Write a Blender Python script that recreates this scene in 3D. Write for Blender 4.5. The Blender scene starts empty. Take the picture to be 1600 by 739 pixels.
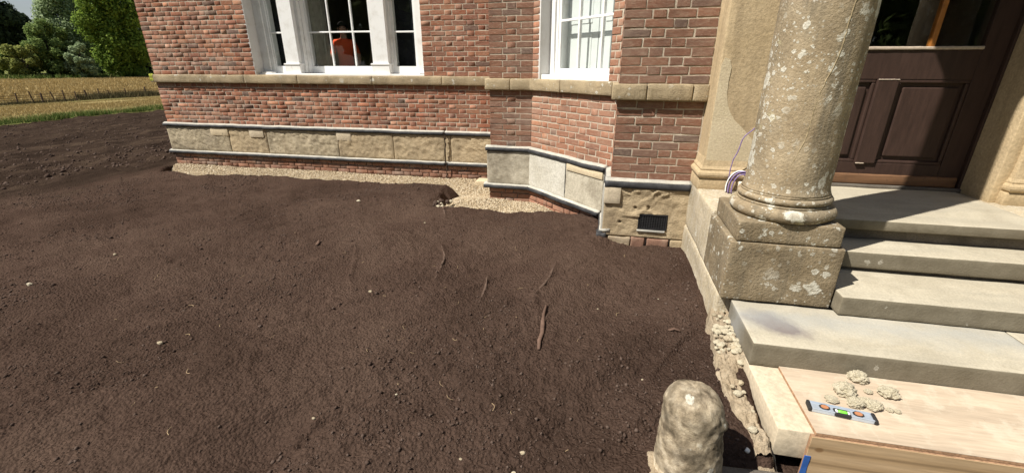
import bpy, math, random
import numpy as np
from mathutils import Vector, Matrix

R = math.radians
random.seed(7)
rng = np.random.default_rng(7)
scene = bpy.context.scene
COL = scene.collection
ZC = 1.64                     # eye height: every height below is written relative to the eye, ground at about -1.64

# ------------------------------------------------------------------ camera
cam_d = bpy.data.cameras.new('camera')
cam = bpy.data.objects.new('camera', cam_d)
COL.objects.link(cam)
PITCH, YAW, ROLL, FPX = 21.26, 11.81, 0.14, 678.3
cam.location = (0, 0, ZC)
cam.rotation_mode = 'XYZ'
cam.rotation_euler = (Matrix.Rotation(R(YAW), 3, 'Z') @ Matrix.Rotation(R(90 - PITCH), 3, 'X') @ Matrix.Rotation(R(ROLL), 3, 'Z')).to_euler()
cam_d.sensor_fit = 'HORIZONTAL'
cam_d.sensor_width = 36.0
cam_d.lens = 36.0 * FPX / 1600
cam_d.clip_start = 0.05
cam_d.clip_end = 3000
scene.camera = cam

# ------------------------------------------------------------------ light
SUN_AZ, SUN_EL = 35.6, 52.0   # the light travels towards +X,+Y at this angle from +X
travel = Vector((math.cos(R(SUN_AZ)) * math.cos(R(SUN_EL)), math.sin(R(SUN_AZ)) * math.cos(R(SUN_EL)), -math.sin(R(SUN_EL))))
sun_d = bpy.data.lights.new('sun', 'SUN')
sun_d.energy = 5.0
sun_d.angle = R(0.53)
sun_d.color = (1.0, 0.95, 0.86)
sun = bpy.data.objects.new('sun', sun_d)
sun.rotation_euler = travel.to_track_quat('-Z', 'Y').to_euler()
sun.location = (-20, -15, 40)
COL.objects.link(sun)

world = bpy.data.worlds.new('World')
scene.world = world
world.use_nodes = True
wn = world.node_tree
wn.nodes.clear()
w_out = wn.nodes.new('ShaderNodeOutputWorld')
w_bg = wn.nodes.new('ShaderNodeBackground')
w_sky = wn.nodes.new('ShaderNodeTexSky')
w_sky.sky_type = 'NISHITA'
w_sky.sun_disc = False
w_sky.sun_elevation = R(SUN_EL)
tos = -travel
w_sky.sun_rotation = math.atan2(tos.x, tos.y)
w_sky.air_density = 1.1
w_sky.dust_density = 1.2
w_bg.inputs['Strength'].default_value = 0.05
w_tc = wn.nodes.new('ShaderNodeTexCoord')
w_map = wn.nodes.new('ShaderNodeMapping')
w_map.inputs['Scale'].default_value = (1, 1, 2.6)
w_no = wn.nodes.new('ShaderNodeTexNoise')
w_no.inputs['Scale'].default_value = 3.2
w_no.inputs['Detail'].default_value = 7
w_no.inputs['Roughness'].default_value = 0.62
w_rp = wn.nodes.new('ShaderNodeValToRGB')
w_rp.color_ramp.elements[0].position = 0.44
w_rp.color_ramp.elements[0].color = (0, 0, 0, 1)
w_rp.color_ramp.elements[1].position = 0.66
w_rp.color_ramp.elements[1].color = (0.85, 0.85, 0.85, 1)
w_mix = wn.nodes.new('ShaderNodeMixRGB')
w_mix.inputs[2].default_value = (6.0, 6.4, 7.0, 1)
wl = wn.links.new
wl(w_tc.outputs['Generated'], w_map.inputs['Vector'])
wl(w_map.outputs['Vector'], w_no.inputs['Vector'])
wl(w_no.outputs['Fac'], w_rp.inputs['Fac'])
wl(w_rp.outputs['Color'], w_mix.inputs[0])
wl(w_sky.outputs['Color'], w_mix.inputs[1])
wl(w_mix.outputs['Color'], w_bg.inputs['Color'])
wl(w_bg.outputs['Background'], w_out.inputs['Surface'])

scene.view_settings.view_transform = 'Standard'
scene.view_settings.look = 'None'
scene.view_settings.exposure = 0.62
scene.view_settings.gamma = 1.0
scene.view_settings.use_curve_mapping = False
scene.render.engine = 'CYCLES'
scene.cycles.max_bounces = 6
scene.cycles.diffuse_bounces = 3
scene.cycles.glossy_bounces = 3
scene.cycles.transparent_max_bounces = 8
scene.cycles.caustics_reflective = False
scene.cycles.caustics_refractive = False
scene.cycles.use_denoising = True

# ------------------------------------------------------------------ noise (numpy)
def _h(ix, iy, iz, seed):
    n = (ix * 374761393 + iy * 668265263 + iz * 2147483647 + seed * 974711) & 0xffffffff
    n = ((n ^ (n >> 13)) * 1274126177) & 0xffffffff
    n = ((n ^ (n >> 16)) * 2246822519) & 0xffffffff
    n = n ^ (n >> 15)
    return (n & 0xffffff) / float(0x7fffff) - 1.0

def vn2(x, y, seed=0):
    xi = np.floor(x).astype(np.int64); yi = np.floor(y).astype(np.int64)
    fx = x - xi; fy = y - yi
    fx = fx * fx * fx * (fx * (fx * 6 - 15) + 10); fy = fy * fy * fy * (fy * (fy * 6 - 15) + 10)
    z = np.zeros_like(xi)
    a = _h(xi, yi, z, seed); b = _h(xi + 1, yi, z, seed); c = _h(xi, yi + 1, z, seed); d = _h(xi + 1, yi + 1, z, seed)
    return (a * (1 - fx) + b * fx) * (1 - fy) + (c * (1 - fx) + d * fx) * fy

def vn3(P, seed=0):
    i = np.floor(P).astype(np.int64); f = P - i
    f = f * f * (3 - 2 * f)
    out = 0
    for dx in (0, 1):
        for dy in (0, 1):
            for dz in (0, 1):
                w = (f[:, 0] if dx else 1 - f[:, 0]) * (f[:, 1] if dy else 1 - f[:, 1]) * (f[:, 2] if dz else 1 - f[:, 2])
                out = out + w * _h(i[:, 0] + dx, i[:, 1] + dy, i[:, 2] + dz, seed)
    return out

def fbm3(P, seed=0, octv=4, gain=0.5):
    s = 0; a = 1.0; t = 0
    for k in range(octv):
        s = s + a * vn3(P * (2.03 ** k) + 11.7 * k, seed + k); t += a; a *= gain
    return s / t

def sstep(a, b, x):
    t = np.clip((x - a) / (b - a), 0, 1)
    return t * t * (3 - 2 * t)

# ------------------------------------------------------------------ materials
def ramp(nt, fac, stops, interp='LINEAR'):
    n = nt.nodes.new('ShaderNodeValToRGB')
    cr = n.color_ramp
    cr.interpolation = interp
    while len(cr.elements) < len(stops):
        cr.elements.new(0.5)
    for e, (p, c) in zip(cr.elements, stops):
        e.position = p
        e.color = (c[0], c[1], c[2], 1) if not isinstance(c, (int, float)) else (c, c, c, 1)
    nt.links.new(fac, n.inputs['Fac'])
    return n.outputs['Color']

def new_mat(name, rough=0.85, spec=0.25):
    m = bpy.data.materials.new(name)
    m.use_nodes = True
    nt = m.node_tree
    b = nt.nodes['Principled BSDF']
    b.inputs['Roughness'].default_value = rough
    b.inputs['Specular IOR Level'].default_value = spec
    return m, nt, b

def coords(nt, scale=(1, 1, 1), per_object=False):
    tc = nt.nodes.new('ShaderNodeTexCoord')
    mp = nt.nodes.new('ShaderNodeMapping')
    mp.inputs['Scale'].default_value = scale
    nt.links.new(tc.outputs['Object'], mp.inputs['Vector'])
    if per_object:
        oi = nt.nodes.new('ShaderNodeObjectInfo')
        mu = nt.nodes.new('ShaderNodeMath'); mu.operation = 'MULTIPLY'; mu.inputs[1].default_value = 61.7
        nt.links.new(oi.outputs['Random'], mu.inputs[0])
        nt.links.new(mu.outputs[0], mp.inputs['Location'])
    return mp.outputs['Vector']

def noise(nt, vec, scale, detail=5, rough=0.6, dist=0.0):
    n = nt.nodes.new('ShaderNodeTexNoise')
    n.inputs['Scale'].default_value = scale
    n.inputs['Detail'].default_value = detail
    n.inputs['Roughness'].default_value = rough
    n.inputs['Distortion'].default_value = dist
    nt.links.new(vec, n.inputs['Vector'])
    return n.outputs['Fac']

def mixc(nt, fac, a, b, mode='MIX'):
    n = nt.nodes.new('ShaderNodeMixRGB')
    n.blend_type = mode
    for i, v in ((0, fac), (1, a), (2, b)):
        if isinstance(v, (int, float)):
            n.inputs[i].default_value = v
        elif isinstance(v, tuple):
            n.inputs[i].default_value = (v[0], v[1], v[2], 1)
        else:
            nt.links.new(v, n.inputs[i])
    return n.outputs['Color']

def math_n(nt, op, a, b=None, clamp=False):
    n = nt.nodes.new('ShaderNodeMath'); n.operation = op; n.use_clamp = clamp
    for i, v in ((0, a), (1, b)):
        if v is None: continue
        if isinstance(v, (int, float)): n.inputs[i].default_value = v
        else: nt.links.new(v, n.inputs[i])
    return n.outputs[0]

def bump(nt, bsdf, height, strength=0.4, distance=0.01):
    n = nt.nodes.new('ShaderNodeBump')
    n.inputs['Strength'].default_value = strength
    n.inputs['Distance'].default_value = distance
    nt.links.new(height, n.inputs['Height'])
    nt.links.new(n.outputs['Normal'], bsdf.inputs['Normal'])

def setc(nt, b, col):
    if isinstance(col, tuple): b.inputs['Base Color'].default_value = (*col, 1)
    else: nt.links.new(col, b.inputs['Base Color'])

def spots(nt, vec, scale, keep, rad, seed_off=0.0):
    """soft discs of random size scattered over the surface: lichen colonies"""
    mp = nt.nodes.new('ShaderNodeMapping'); mp.inputs['Location'].default_value = (seed_off, seed_off * 1.7, seed_off * .6)
    nt.links.new(vec, mp.inputs['Vector'])
    wob = nt.nodes.new('ShaderNodeTexNoise'); wob.inputs['Scale'].default_value = scale * 2.2; wob.inputs['Detail'].default_value = 6; wob.inputs['Roughness'].default_value = 0.7
    nt.links.new(mp.outputs[0], wob.inputs['Vector'])
    mv = nt.nodes.new('ShaderNodeMixRGB'); mv.blend_type = 'LINEAR_LIGHT'; mv.inputs[0].default_value = 0.45 / scale
    nt.links.new(mp.outputs[0], mv.inputs[1]); nt.links.new(wob.outputs['Color'], mv.inputs[2])
    v = nt.nodes.new('ShaderNodeTexVoronoi'); v.inputs['Scale'].default_value = scale
    nt.links.new(mv.outputs[0], v.inputs['Vector'])
    sep = nt.nodes.new('ShaderNodeSeparateColor'); nt.links.new(v.outputs['Color'], sep.inputs[0])
    gate = math_n(nt, 'LESS_THAN', sep.outputs[0], keep)
    size = math_n(nt, 'MULTIPLY_ADD', sep.outputs[1], rad * 0.75); size.node.inputs[2].default_value = rad * 0.3
    d = math_n(nt, 'DIVIDE', v.outputs['Distance'], size)
    disc = ramp(nt, d, [(0.0, 0.35), (0.40, 0.55), (0.66, 1.0), (0.85, 0.9), (1.0, 0.0)])
    return math_n(nt, 'MULTIPLY', disc, gate)

def stone_mat(name, stops, scale=6, rough=0.9, bstr=0.5, lichen=0.0, grime=0.3, grime_col=(0.10, 0.085, 0.065), scratch=False, lichen_col=(0.60, 0.575, 0.49), yellow=0.0, streak=0.0, gscale=0.35):
    m, nt, b = new_mat(name, rough, 0.15)
    v = coords(nt)
    n1 = noise(nt, v, scale, 6, 0.62, 0.3)
    c = ramp(nt, n1, stops)
    n2 = noise(nt, v, scale * gscale, 4, 0.6)
    if grime:
        g = ramp(nt, n2, [(0.42, 0.0), (0.68, grime)])
        c = mixc(nt, g, c, grime_col)
    n3 = noise(nt, v, scale * 14, 3, 0.7)
    c = mixc(nt, 0.35, c, ramp(nt, n3, [(0.3, 0.25), (0.7, 0.78)]), 'OVERLAY')
    hgt = math_n(nt, 'ADD', n3, n1)
    if streak:
        ns = noise(nt, coords(nt, (9, 9, 0.7)), 1.4, 5, 0.65)
        c = mixc(nt, ramp(nt, ns, [(0.50, 0.0), (0.68, streak)]), c, tuple(x * 0.8 for x in grime_col))
    if scratch:
        v2 = coords(nt, (60, 60, 3))
        n5 = noise(nt, v2, 1.2, 3, 0.7)
        c = mixc(nt, ramp(nt, n5, [(0.52, 0.0), (0.62, 0.45)]), c, (0.62, 0.58, 0.50))
    if lichen:
        msk = noise(nt, v, 2.3, 3, 0.5)
        mk = ramp(nt, msk, [(0.38, 0.25), (0.50, 1.0)])
        s1 = spots(nt, v, 7.0, 0.62 * lichen, 0.40, 3.1)
        s2 = spots(nt, v, 24, 0.55 * lichen, 0.38, 9.4)
        s3 = spots(nt, v, 60, 0.34 * lichen, 0.40, 1.9)
        s4 = spots(nt, v, 17, 0.60 * lichen, 0.38, 21.0)
        s = math_n(nt, 'MAXIMUM', math_n(nt, 'MAXIMUM', math_n(nt, 'MAXIMUM', s1, s4), s2), s3)
        s = math_n(nt, 'MULTIPLY', s, mk)
        c = mixc(nt, math_n(nt, 'MULTIPLY', s, 0.92), c, lichen_col)
        hgt = math_n(nt, 'ADD', hgt, math_n(nt, 'MULTIPLY', s, 0.4))
    if yellow:
        y = noise(nt, v, 3.1, 8, 0.75, 0.6)
        c = mixc(nt, ramp(nt, y, [(0.60, 0.0), (0.68, yellow)]), c, (0.55, 0.51, 0.30))
    setc(nt, b, c)
    bump(nt, b, hgt, bstr, 0.012)
    return m

M = {}
# bricks: one random number for each brick, object or island
def brick_mat(name, stops):
    m, nt, b = new_mat(name, 0.9, 0.15)
    v = coords(nt, per_object=True)
    oi = nt.nodes.new('ShaderNodeObjectInfo')
    ge = nt.nodes.new('ShaderNodeNewGeometry')
    r = math_n(nt, 'FRACT', math_n(nt, 'ADD', oi.outputs['Random'], ge.outputs['Random Per Island']))
    c = ramp(nt, r, [(p, (q[0] * 0.88, q[1] * 0.85, q[2] * 0.84)) for p, q in stops])
    n1 = noise(nt, v, 9, 6, 0.7, 0.4)
    c = mixc(nt, 0.55, c, ramp(nt, n1, [(0.28, (0.30, 0.30, 0.31)), (0.72, (0.68, 0.66, 0.63))]), 'OVERLAY')
    n2 = noise(nt, v, 70, 4, 0.7)
    c = mixc(nt, 0.4, c, ramp(nt, n2, [(0.3, 0.3), (0.7, 0.7)]), 'OVERLAY')
    n3 = noise(nt, v, 4.2, 6, 0.75)
    c = mixc(nt, ramp(nt, n3, [(0.47, 0.0), (0.74, 0.62)]), c, (0.43, 0.33, 0.25))
    # soot, old limewash and repointing smears run over many bricks at once
    big = noise(nt, ge.outputs['Position'], 1.5, 7, 0.68, 0.5)
    c = mixc(nt, ramp(nt, big, [(0.54, 0.0), (0.72, 0.38)]), c, (0.42, 0.32, 0.25))
    c = mixc(nt, ramp(nt, big, [(0.30, 0.55), (0.46, 0.0)]), c, (0.115, 0.072, 0.056))
    setc(nt, b, c)
    bump(nt, b, math_n(nt, 'ADD', n1, n2), 0.6, 0.007)
    return m

M['brick'] = brick_mat('red_brick', [(0.0, (0.33, 0.135, 0.080)), (0.2, (0.27, 0.118, 0.076)), (0.42, (0.355, 0.160, 0.095)), (0.58, (0.255, 0.115, 0.078)),
                                     (0.74, (0.31, 0.150, 0.10)), (0.86, (0.40, 0.195, 0.115)), (0.94, (0.225, 0.120, 0.088)), (1.0, (0.145, 0.105, 0.090))])
M['brick_dull'] = brick_mat('brown_brick', [(0.0, (0.29, 0.150, 0.098)), (0.25, (0.25, 0.132, 0.092)), (0.5, (0.305, 0.165, 0.110)), (0.7, (0.23, 0.130, 0.095)),
                                            (0.85, (0.275, 0.165, 0.120)), (0.95, (0.215, 0.138, 0.108)), (1.0, (0.17, 0.130, 0.110))])
M['brick_pink'] = brick_mat('pink_brick', [(0.0, (0.36, 0.175, 0.11)), (0.25, (0.32, 0.165, 0.112)), (0.5, (0.39, 0.210, 0.14)), (0.72, (0.34, 0.19, 0.13)),
                                           (0.88, (0.41, 0.195, 0.115)), (0.96, (0.28, 0.175, 0.13)), (1.0, (0.20, 0.15, 0.125))])
M['mortar'] = stone_mat('lime_mortar', [(0.3, (0.46, 0.385, 0.30)), (0.7, (0.62, 0.54, 0.43))], 14, 0.95, 0.7, grime=0.3, grime_col=(0.26, 0.20, 0.16))
M['sandstone'] = stone_mat('yellow_sandstone', [(0.28, (0.30, 0.23, 0.145)), (0.5, (0.42, 0.33, 0.21)), (0.75, (0.50, 0.40, 0.26))], 5, 0.92, 0.8, grime=0.35)
M['sandstone_grey'] = stone_mat('grey_sandstone', [(0.28, (0.29, 0.235, 0.16)), (0.5, (0.40, 0.335, 0.23)), (0.75, (0.49, 0.41, 0.295))], 5, 0.92, 0.7, grime=0.45)
M['string_stone'] = stone_mat('string_sandstone', [(0.28, (0.27, 0.21, 0.13)), (0.5, (0.38, 0.30, 0.19)), (0.75, (0.46, 0.37, 0.24))], 6, 0.92, 0.7, grime=0.45, lichen=0.25)
M['plaster_grey'] = stone_mat('rendered_stone', [(0.3, (0.38, 0.34, 0.265)), (0.55, (0.47, 0.425, 0.335)), (0.75, (0.53, 0.485, 0.39))], 3.2, 0.92, 0.4, grime=0.9, grime_col=(0.19, 0.16, 0.115), gscale=1.1)
M['plaster_blue'] = stone_mat('cement_patch', [(0.3, (0.45, 0.425, 0.365)), (0.7, (0.54, 0.515, 0.45))], 3, 0.92, 0.35, grime=0.55, grime_col=(0.36, 0.33, 0.26), gscale=0.9)
M['new_stone'] = stone_mat('new_cut_stone', [(0.3, (0.50, 0.41, 0.275)), (0.7, (0.55, 0.455, 0.315))], 4, 0.9, 0.15, grime=0.0)
M['new_block'] = stone_mat('sawn_sandstone', [(0.3, (0.46, 0.385, 0.275)), (0.7, (0.52, 0.44, 0.325))], 3, 0.9, 0.12, grime=0.2, grime_col=(0.40, 0.35, 0.27))
M['porch_stone'] = stone_mat('porch_sandstone', [(0.25, (0.40, 0.305, 0.18)), (0.55, (0.47, 0.365, 0.225)), (0.8, (0.52, 0.41, 0.26))], 3.5, 0.92, 0.35, grime=0.45, grime_col=(0.28, 0.21, 0.13), streak=0.35)
M['column_stone'] = stone_mat('lichened_sandstone', [(0.25, (0.20, 0.150, 0.092)), (0.5, (0.31, 0.242, 0.155)), (0.75, (0.41, 0.33, 0.222))], 5, 0.93, 0.5, lichen=1.0, grime=0.5, grime_col=(0.135, 0.12, 0.09), yellow=0.75, streak=0.6)
M['pedestal_stone'] = stone_mat('weathered_sandstone', [(0.25, (0.14, 0.105, 0.065)), (0.5, (0.225, 0.175, 0.11)), (0.75, (0.30, 0.24, 0.16))], 4.5, 0.93, 0.7, lichen=0.7, grime=0.6, grime_col=(0.16, 0.135, 0.095), streak=0.5)
M['podium_stone'] = stone_mat('tooled_sandstone', [(0.25, (0.36, 0.30, 0.20)), (0.5, (0.44, 0.37, 0.26)), (0.75, (0.50, 0.43, 0.32))], 4, 0.93, 0.6, lichen=0.35, grime=0.35, scratch=True)
M['bollard_stone'] = stone_mat('bollard_stone', [(0.34, (0.15, 0.115, 0.075)), (0.5, (0.40, 0.325, 0.225)), (0.64, (0.58, 0.49, 0.36))], 17, 0.95, 0.6, lichen=0.10, grime=0.9, grime_col=(0.10, 0.08, 0.055), gscale=0.6)
M['rubble'] = stone_mat('lime_rubble', [(0.25, (0.28, 0.215, 0.14)), (0.5, (0.40, 0.32, 0.22)), (0.75, (0.49, 0.41, 0.30))], 9, 0.95, 1.0, grime=0.45, grime_col=(0.22, 0.17, 0.12))
M['lump'] = stone_mat('dry_mortar', [(0.25, (0.54, 0.475, 0.335)), (0.75, (0.68, 0.61, 0.465))], 25, 0.95, 0.9, grime=0.15, grime_col=(0.42, 0.35, 0.24))
M['dark_kerb'] = stone_mat('dark_kerb', [(0.3, (0.10, 0.085, 0.07)), (0.7, (0.17, 0.15, 0.125))], 6, 0.8, 0.5, grime=0.4, grime_col=(0.05, 0.045, 0.04))
M['shale'] = stone_mat('bluish_stone', [(0.3, (0.34, 0.36, 0.38)), (0.7, (0.48, 0.50, 0.52))], 8, 0.8, 0.4, grime=0)

def slab_mat():
    m, nt, b = new_mat('step_sandstone', 0.88, 0.2)
    v = coords(nt, (1, 1, 1))
    n1 = noise(nt, v, 3.0, 6, 0.6, 0.5)
    c = ramp(nt, n1, [(0.28, (0.345, 0.305, 0.23)), (0.52, (0.435, 0.39, 0.30)), (0.78, (0.485, 0.44, 0.345))])
    vs = coords(nt, (0.8, 5.5, 5.5))
    n2 = noise(nt, vs, 1.3, 5, 0.6, 0.4)
    c = mixc(nt, ramp(nt, n2, [(0.44, 0.0), (0.68, 0.7)]), c, (0.335, 0.305, 0.24))
    nd = noise(nt, v, 11, 7, 0.75, 0.8)
    c = mixc(nt, ramp(nt, nd, [(0.56, 0.0), (0.72, 0.55)]), c, (0.26, 0.225, 0.165))
    nw = noise(nt, v, 38, 4, 0.7)
    c = mixc(nt, ramp(nt, nw, [(0.66, 0.0), (0.72, 0.5)]), c, (0.58, 0.55, 0.47))
    n3 = noise(nt, v, 80, 3, 0.7)
    c = mixc(nt, 0.3, c, ramp(nt, n3, [(0.3, 0.3), (0.7, 0.7)]), 'OVERLAY')
    s = spots(nt, v, 14, 0.12, 0.3, 5.0)
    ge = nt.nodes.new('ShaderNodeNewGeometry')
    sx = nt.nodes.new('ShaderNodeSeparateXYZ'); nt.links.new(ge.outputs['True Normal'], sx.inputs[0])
    side = ramp(nt, sx.outputs['Z'], [(0.35, 1.0), (0.7, 0.0)])   # upright riser faces take a darker brown tone, the treads do not
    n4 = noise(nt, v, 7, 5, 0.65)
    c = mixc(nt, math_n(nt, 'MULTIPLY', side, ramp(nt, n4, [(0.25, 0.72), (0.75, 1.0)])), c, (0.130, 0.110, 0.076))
    c = mixc(nt, math_n(nt, 'MULTIPLY', s, math_n(nt, 'MULTIPLY', side, 0.6)), c, (0.5, 0.47, 0.4))
    # dark spill stain near the end of the long bottom step
    sub = nt.nodes.new('ShaderNodeVectorMath'); sub.operation = 'SUBTRACT'
    sub.inputs[1].default_value = (0, 0, 0)
    nt.links.new(v, sub.inputs[0])
    setc(nt, b, c)
    bump(nt, b, math_n(nt, 'ADD', n3, n1), 0.35, 0.008)
    return m
M['slab'] = slab_mat()

def slab_stain_mat():
    m = M['slab'].copy(); m.name = 'stained_step_sandstone'
    nt = m.node_tree; b = nt.nodes['Principled BSDF']
    src = b.inputs['Base Color'].links[0].from_socket
    v = coords(nt)
    mp = nt.nodes.new('ShaderNodeMapping'); mp.vector_type = 'TEXTURE'
    mp.inputs['Location'].default_value = (1.06 - 2.2, 2.47 - 3.2, 0.30)
    mp.inputs['Rotation'].default_value = (0, 0, R(-38))
    mp.inputs['Scale'].default_value = (0.24, 0.14, 3.0)
    nt.links.new(v, mp.inputs['Vector'])
    ln = nt.nodes.new('ShaderNodeVectorMath'); ln.operation = 'LENGTH'
    nt.links.new(mp.outputs[0], ln.inputs[0])
    n = noise(nt, v, 9, 5, 0.6)
    d = math_n(nt, 'ADD', ln.outputs['Value'], math_n(nt, 'MULTIPLY', math_n(nt, 'SUBTRACT', n, 0.5), 1.1))
    c = mixc(nt, ramp(nt, d, [(0.45, 0.92), (1.0, 0.0)]), src, (0.17, 0.145, 0.14))
    sp = nt.nodes.new('ShaderNodeSeparateXYZ'); nt.links.new(v, sp.inputs[0])
    band = math_n(nt, 'ADD', sp.outputs['Y'], math_n(nt, 'MULTIPLY', math_n(nt, 'SUBTRACT', n, 0.5), 0.25))
    c = mixc(nt, ramp(nt, math_n(nt, 'SUBTRACT', band, 2.0 - 3.2), [(0.35, 0.0), (0.55, 0.55), (0.66, 0.2)]), c, (0.33, 0.34, 0.33))
    setc(nt, b, c)
    return m
M['slab_stain'] = slab_stain_mat()

def plain(name, col, rough=0.6, spec=0.3, var=0.0, scale=8, metal=0.0, bs=0.0):
    m, nt, b = new_mat(name, rough, spec)
    b.inputs['Metallic'].default_value = metal
    if var:
        v = coords(nt)
        n1 = noise(nt, v, scale, 5, 0.65)
        c = ramp(nt, n1, [(0.3, tuple(x * (1 - var) for x in col)), (0.7, tuple(min(1, x * (1 + var)) for x in col))])
        setc(nt, b, c)
        if bs: bump(nt, b, n1, bs, 0.006)
    else:
        setc(nt, b, col)
    return m

def paint_mat(name, col, dirt, rough=0.45):
    m, nt, b = new_mat(name, rough, 0.35)
    v = coords(nt)
    n1 = noise(nt, v, 5, 6, 0.7)
    c = mixc(nt, ramp(nt, n1, [(0.5, 0.0), (0.72, 0.5)]), col, dirt)
    n2 = noise(nt, coords(nt, (12, 12, 1.5)), 2, 4, 0.7)
    c = mixc(nt, ramp(nt, n2, [(0.62, 0.0), (0.70, 0.35)]), c, dirt)
    setc(nt, b, c)
    bump(nt, b, n1, 0.15, 0.004)
    return m
M['white_paint'] = paint_mat('white_paint', (0.78, 0.78, 0.77), (0.50, 0.475, 0.42))
M['grey_jamb'] = paint_mat('old_jamb_paint', (0.60, 0.59, 0.57), (0.42, 0.38, 0.33), 0.7)
M['shutter'] = paint_mat('shutter_paint', (0.80, 0.81, 0.80), (0.72, 0.72, 0.70))
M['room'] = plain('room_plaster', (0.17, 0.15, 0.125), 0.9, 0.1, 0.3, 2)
M['dark_blind'] = plain('dark_blind', (0.016, 0.016, 0.02), 0.8, 0.1, 0.3, 5)  # near-black backing for the dark behind the side panes and vent bars
M['bitumen'] = plain('bitumen', (0.040, 0.040, 0.043), 0.6, 0.3, 0.55, 9, 0, 0.5)
M['fillet'] = stone_mat('mortar_fillet', [(0.3, (0.36, 0.345, 0.30)), (0.7, (0.55, 0.52, 0.45))], 10, 0.9, 0.6, grime=0.4, grime_col=(0.24, 0.24, 0.23))
M['iron'] = plain('cast_iron', (0.022, 0.022, 0.024), 0.55, 0.4, 0.3, 30, 0.2, 0.3)
M['purple'] = plain('purple_cable', (0.20, 0.14, 0.30), 0.5, 0.4)
M['white_block'] = plain('white_card', (0.62, 0.58, 0.48), 0.8, 0.2, 0.1)
M['tape'] = plain('blue_tape', (0.03, 0.10, 0.33), 0.6, 0.3, 0.2, 20)
M['rust'] = plain('rusty_iron', (0.075, 0.048, 0.035), 0.8, 0.2, 0.3, 20)

def door_mat(name, col, chip, worn):
    m, nt, b = new_mat(name, 0.55, 0.3)
    v = coords(nt)
    n1 = noise(nt, coords(nt, (2, 2, 14)) if worn == 1 else coords(nt, (14, 2, 2)), 2.5, 5, 0.65)
    c = ramp(nt, n1, [(0.3, tuple(x * 0.75 for x in col)), (0.7, tuple(x * 1.25 for x in col))])
    n2 = noise(nt, v, 22, 6, 0.75)
    c = mixc(nt, ramp(nt, n2, [(0.70 - worn * 0.14, 0.0), (0.74 - worn * 0.08, 0.7)]), c, chip)
    setc(nt, b, c)
    bump(nt, b, n1, 0.2, 0.004)
    return m
M['door'] = door_mat('brown_door_paint', (0.046, 0.026, 0.020), (0.14, 0.09, 0.065), 0.12)
M['door_worn'] = door_mat('worn_oak_sill', (0.16, 0.085, 0.045), (0.07, 0.045, 0.035), 1)
M['varnish'] = plain('orange_varnish', (0.36, 0.14, 0.030), 0.35, 0.5, 0.3, 14)
M['peel'] = plain('peeling_cream_paint', (0.46, 0.38, 0.30), 0.7, 0.2, 0.2, 40)

def glass_mat():
    m = bpy.data.materials.new('window_glass'); m.use_nodes = True
    nt = m.node_tree; nt.nodes.clear()
    o = nt.nodes.new('ShaderNodeOutputMaterial'); mx = nt.nodes.new('ShaderNodeMixShader')
    t = nt.nodes.new('ShaderNodeBsdfTransparent'); g = nt.nodes.new('ShaderNodeBsdfGlossy')
    t.inputs['Color'].default_value = (0.86, 0.89, 0.88, 1)
    g.inputs['Roughness'].default_value = 0.015
    ge = nt.nodes.new('ShaderNodeNewGeometry')
    dt = nt.nodes.new('ShaderNodeVectorMath'); dt.operation = 'DOT_PRODUCT'
    nt.links.new(ge.outputs['Incoming'], dt.inputs[0]); nt.links.new(ge.outputs['Normal'], dt.inputs[1])
    c5 = math_n(nt, 'POWER', math_n(nt, 'SUBTRACT', 1.0, math_n(nt, 'ABSOLUTE', dt.outputs['Value'])), 5.0)
    f2 = math_n(nt, 'ADD', math_n(nt, 'MULTIPLY', c5, 0.92), 0.08, True)     # both faces of a pane
    nt.links.new(f2, mx.inputs[0]); nt.links.new(t.outputs[0], mx.inputs[1]); nt.links.new(g.outputs[0], mx.inputs[2])
    tc = coords(nt); n = noise(nt, tc, 2.2, 2, 0.5)
    bp = nt.nodes.new('ShaderNodeBump'); bp.inputs['Strength'].default_value = 0.05; bp.inputs['Distance'].default_value = 0.02
    nt.links.new(n, bp.inputs['Height']); nt.links.new(bp.outputs[0], g.inputs['Normal'])
    nt.links.new(mx.outputs[0], o.inputs[0])
    return m
M['glass'] = glass_mat()

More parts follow.
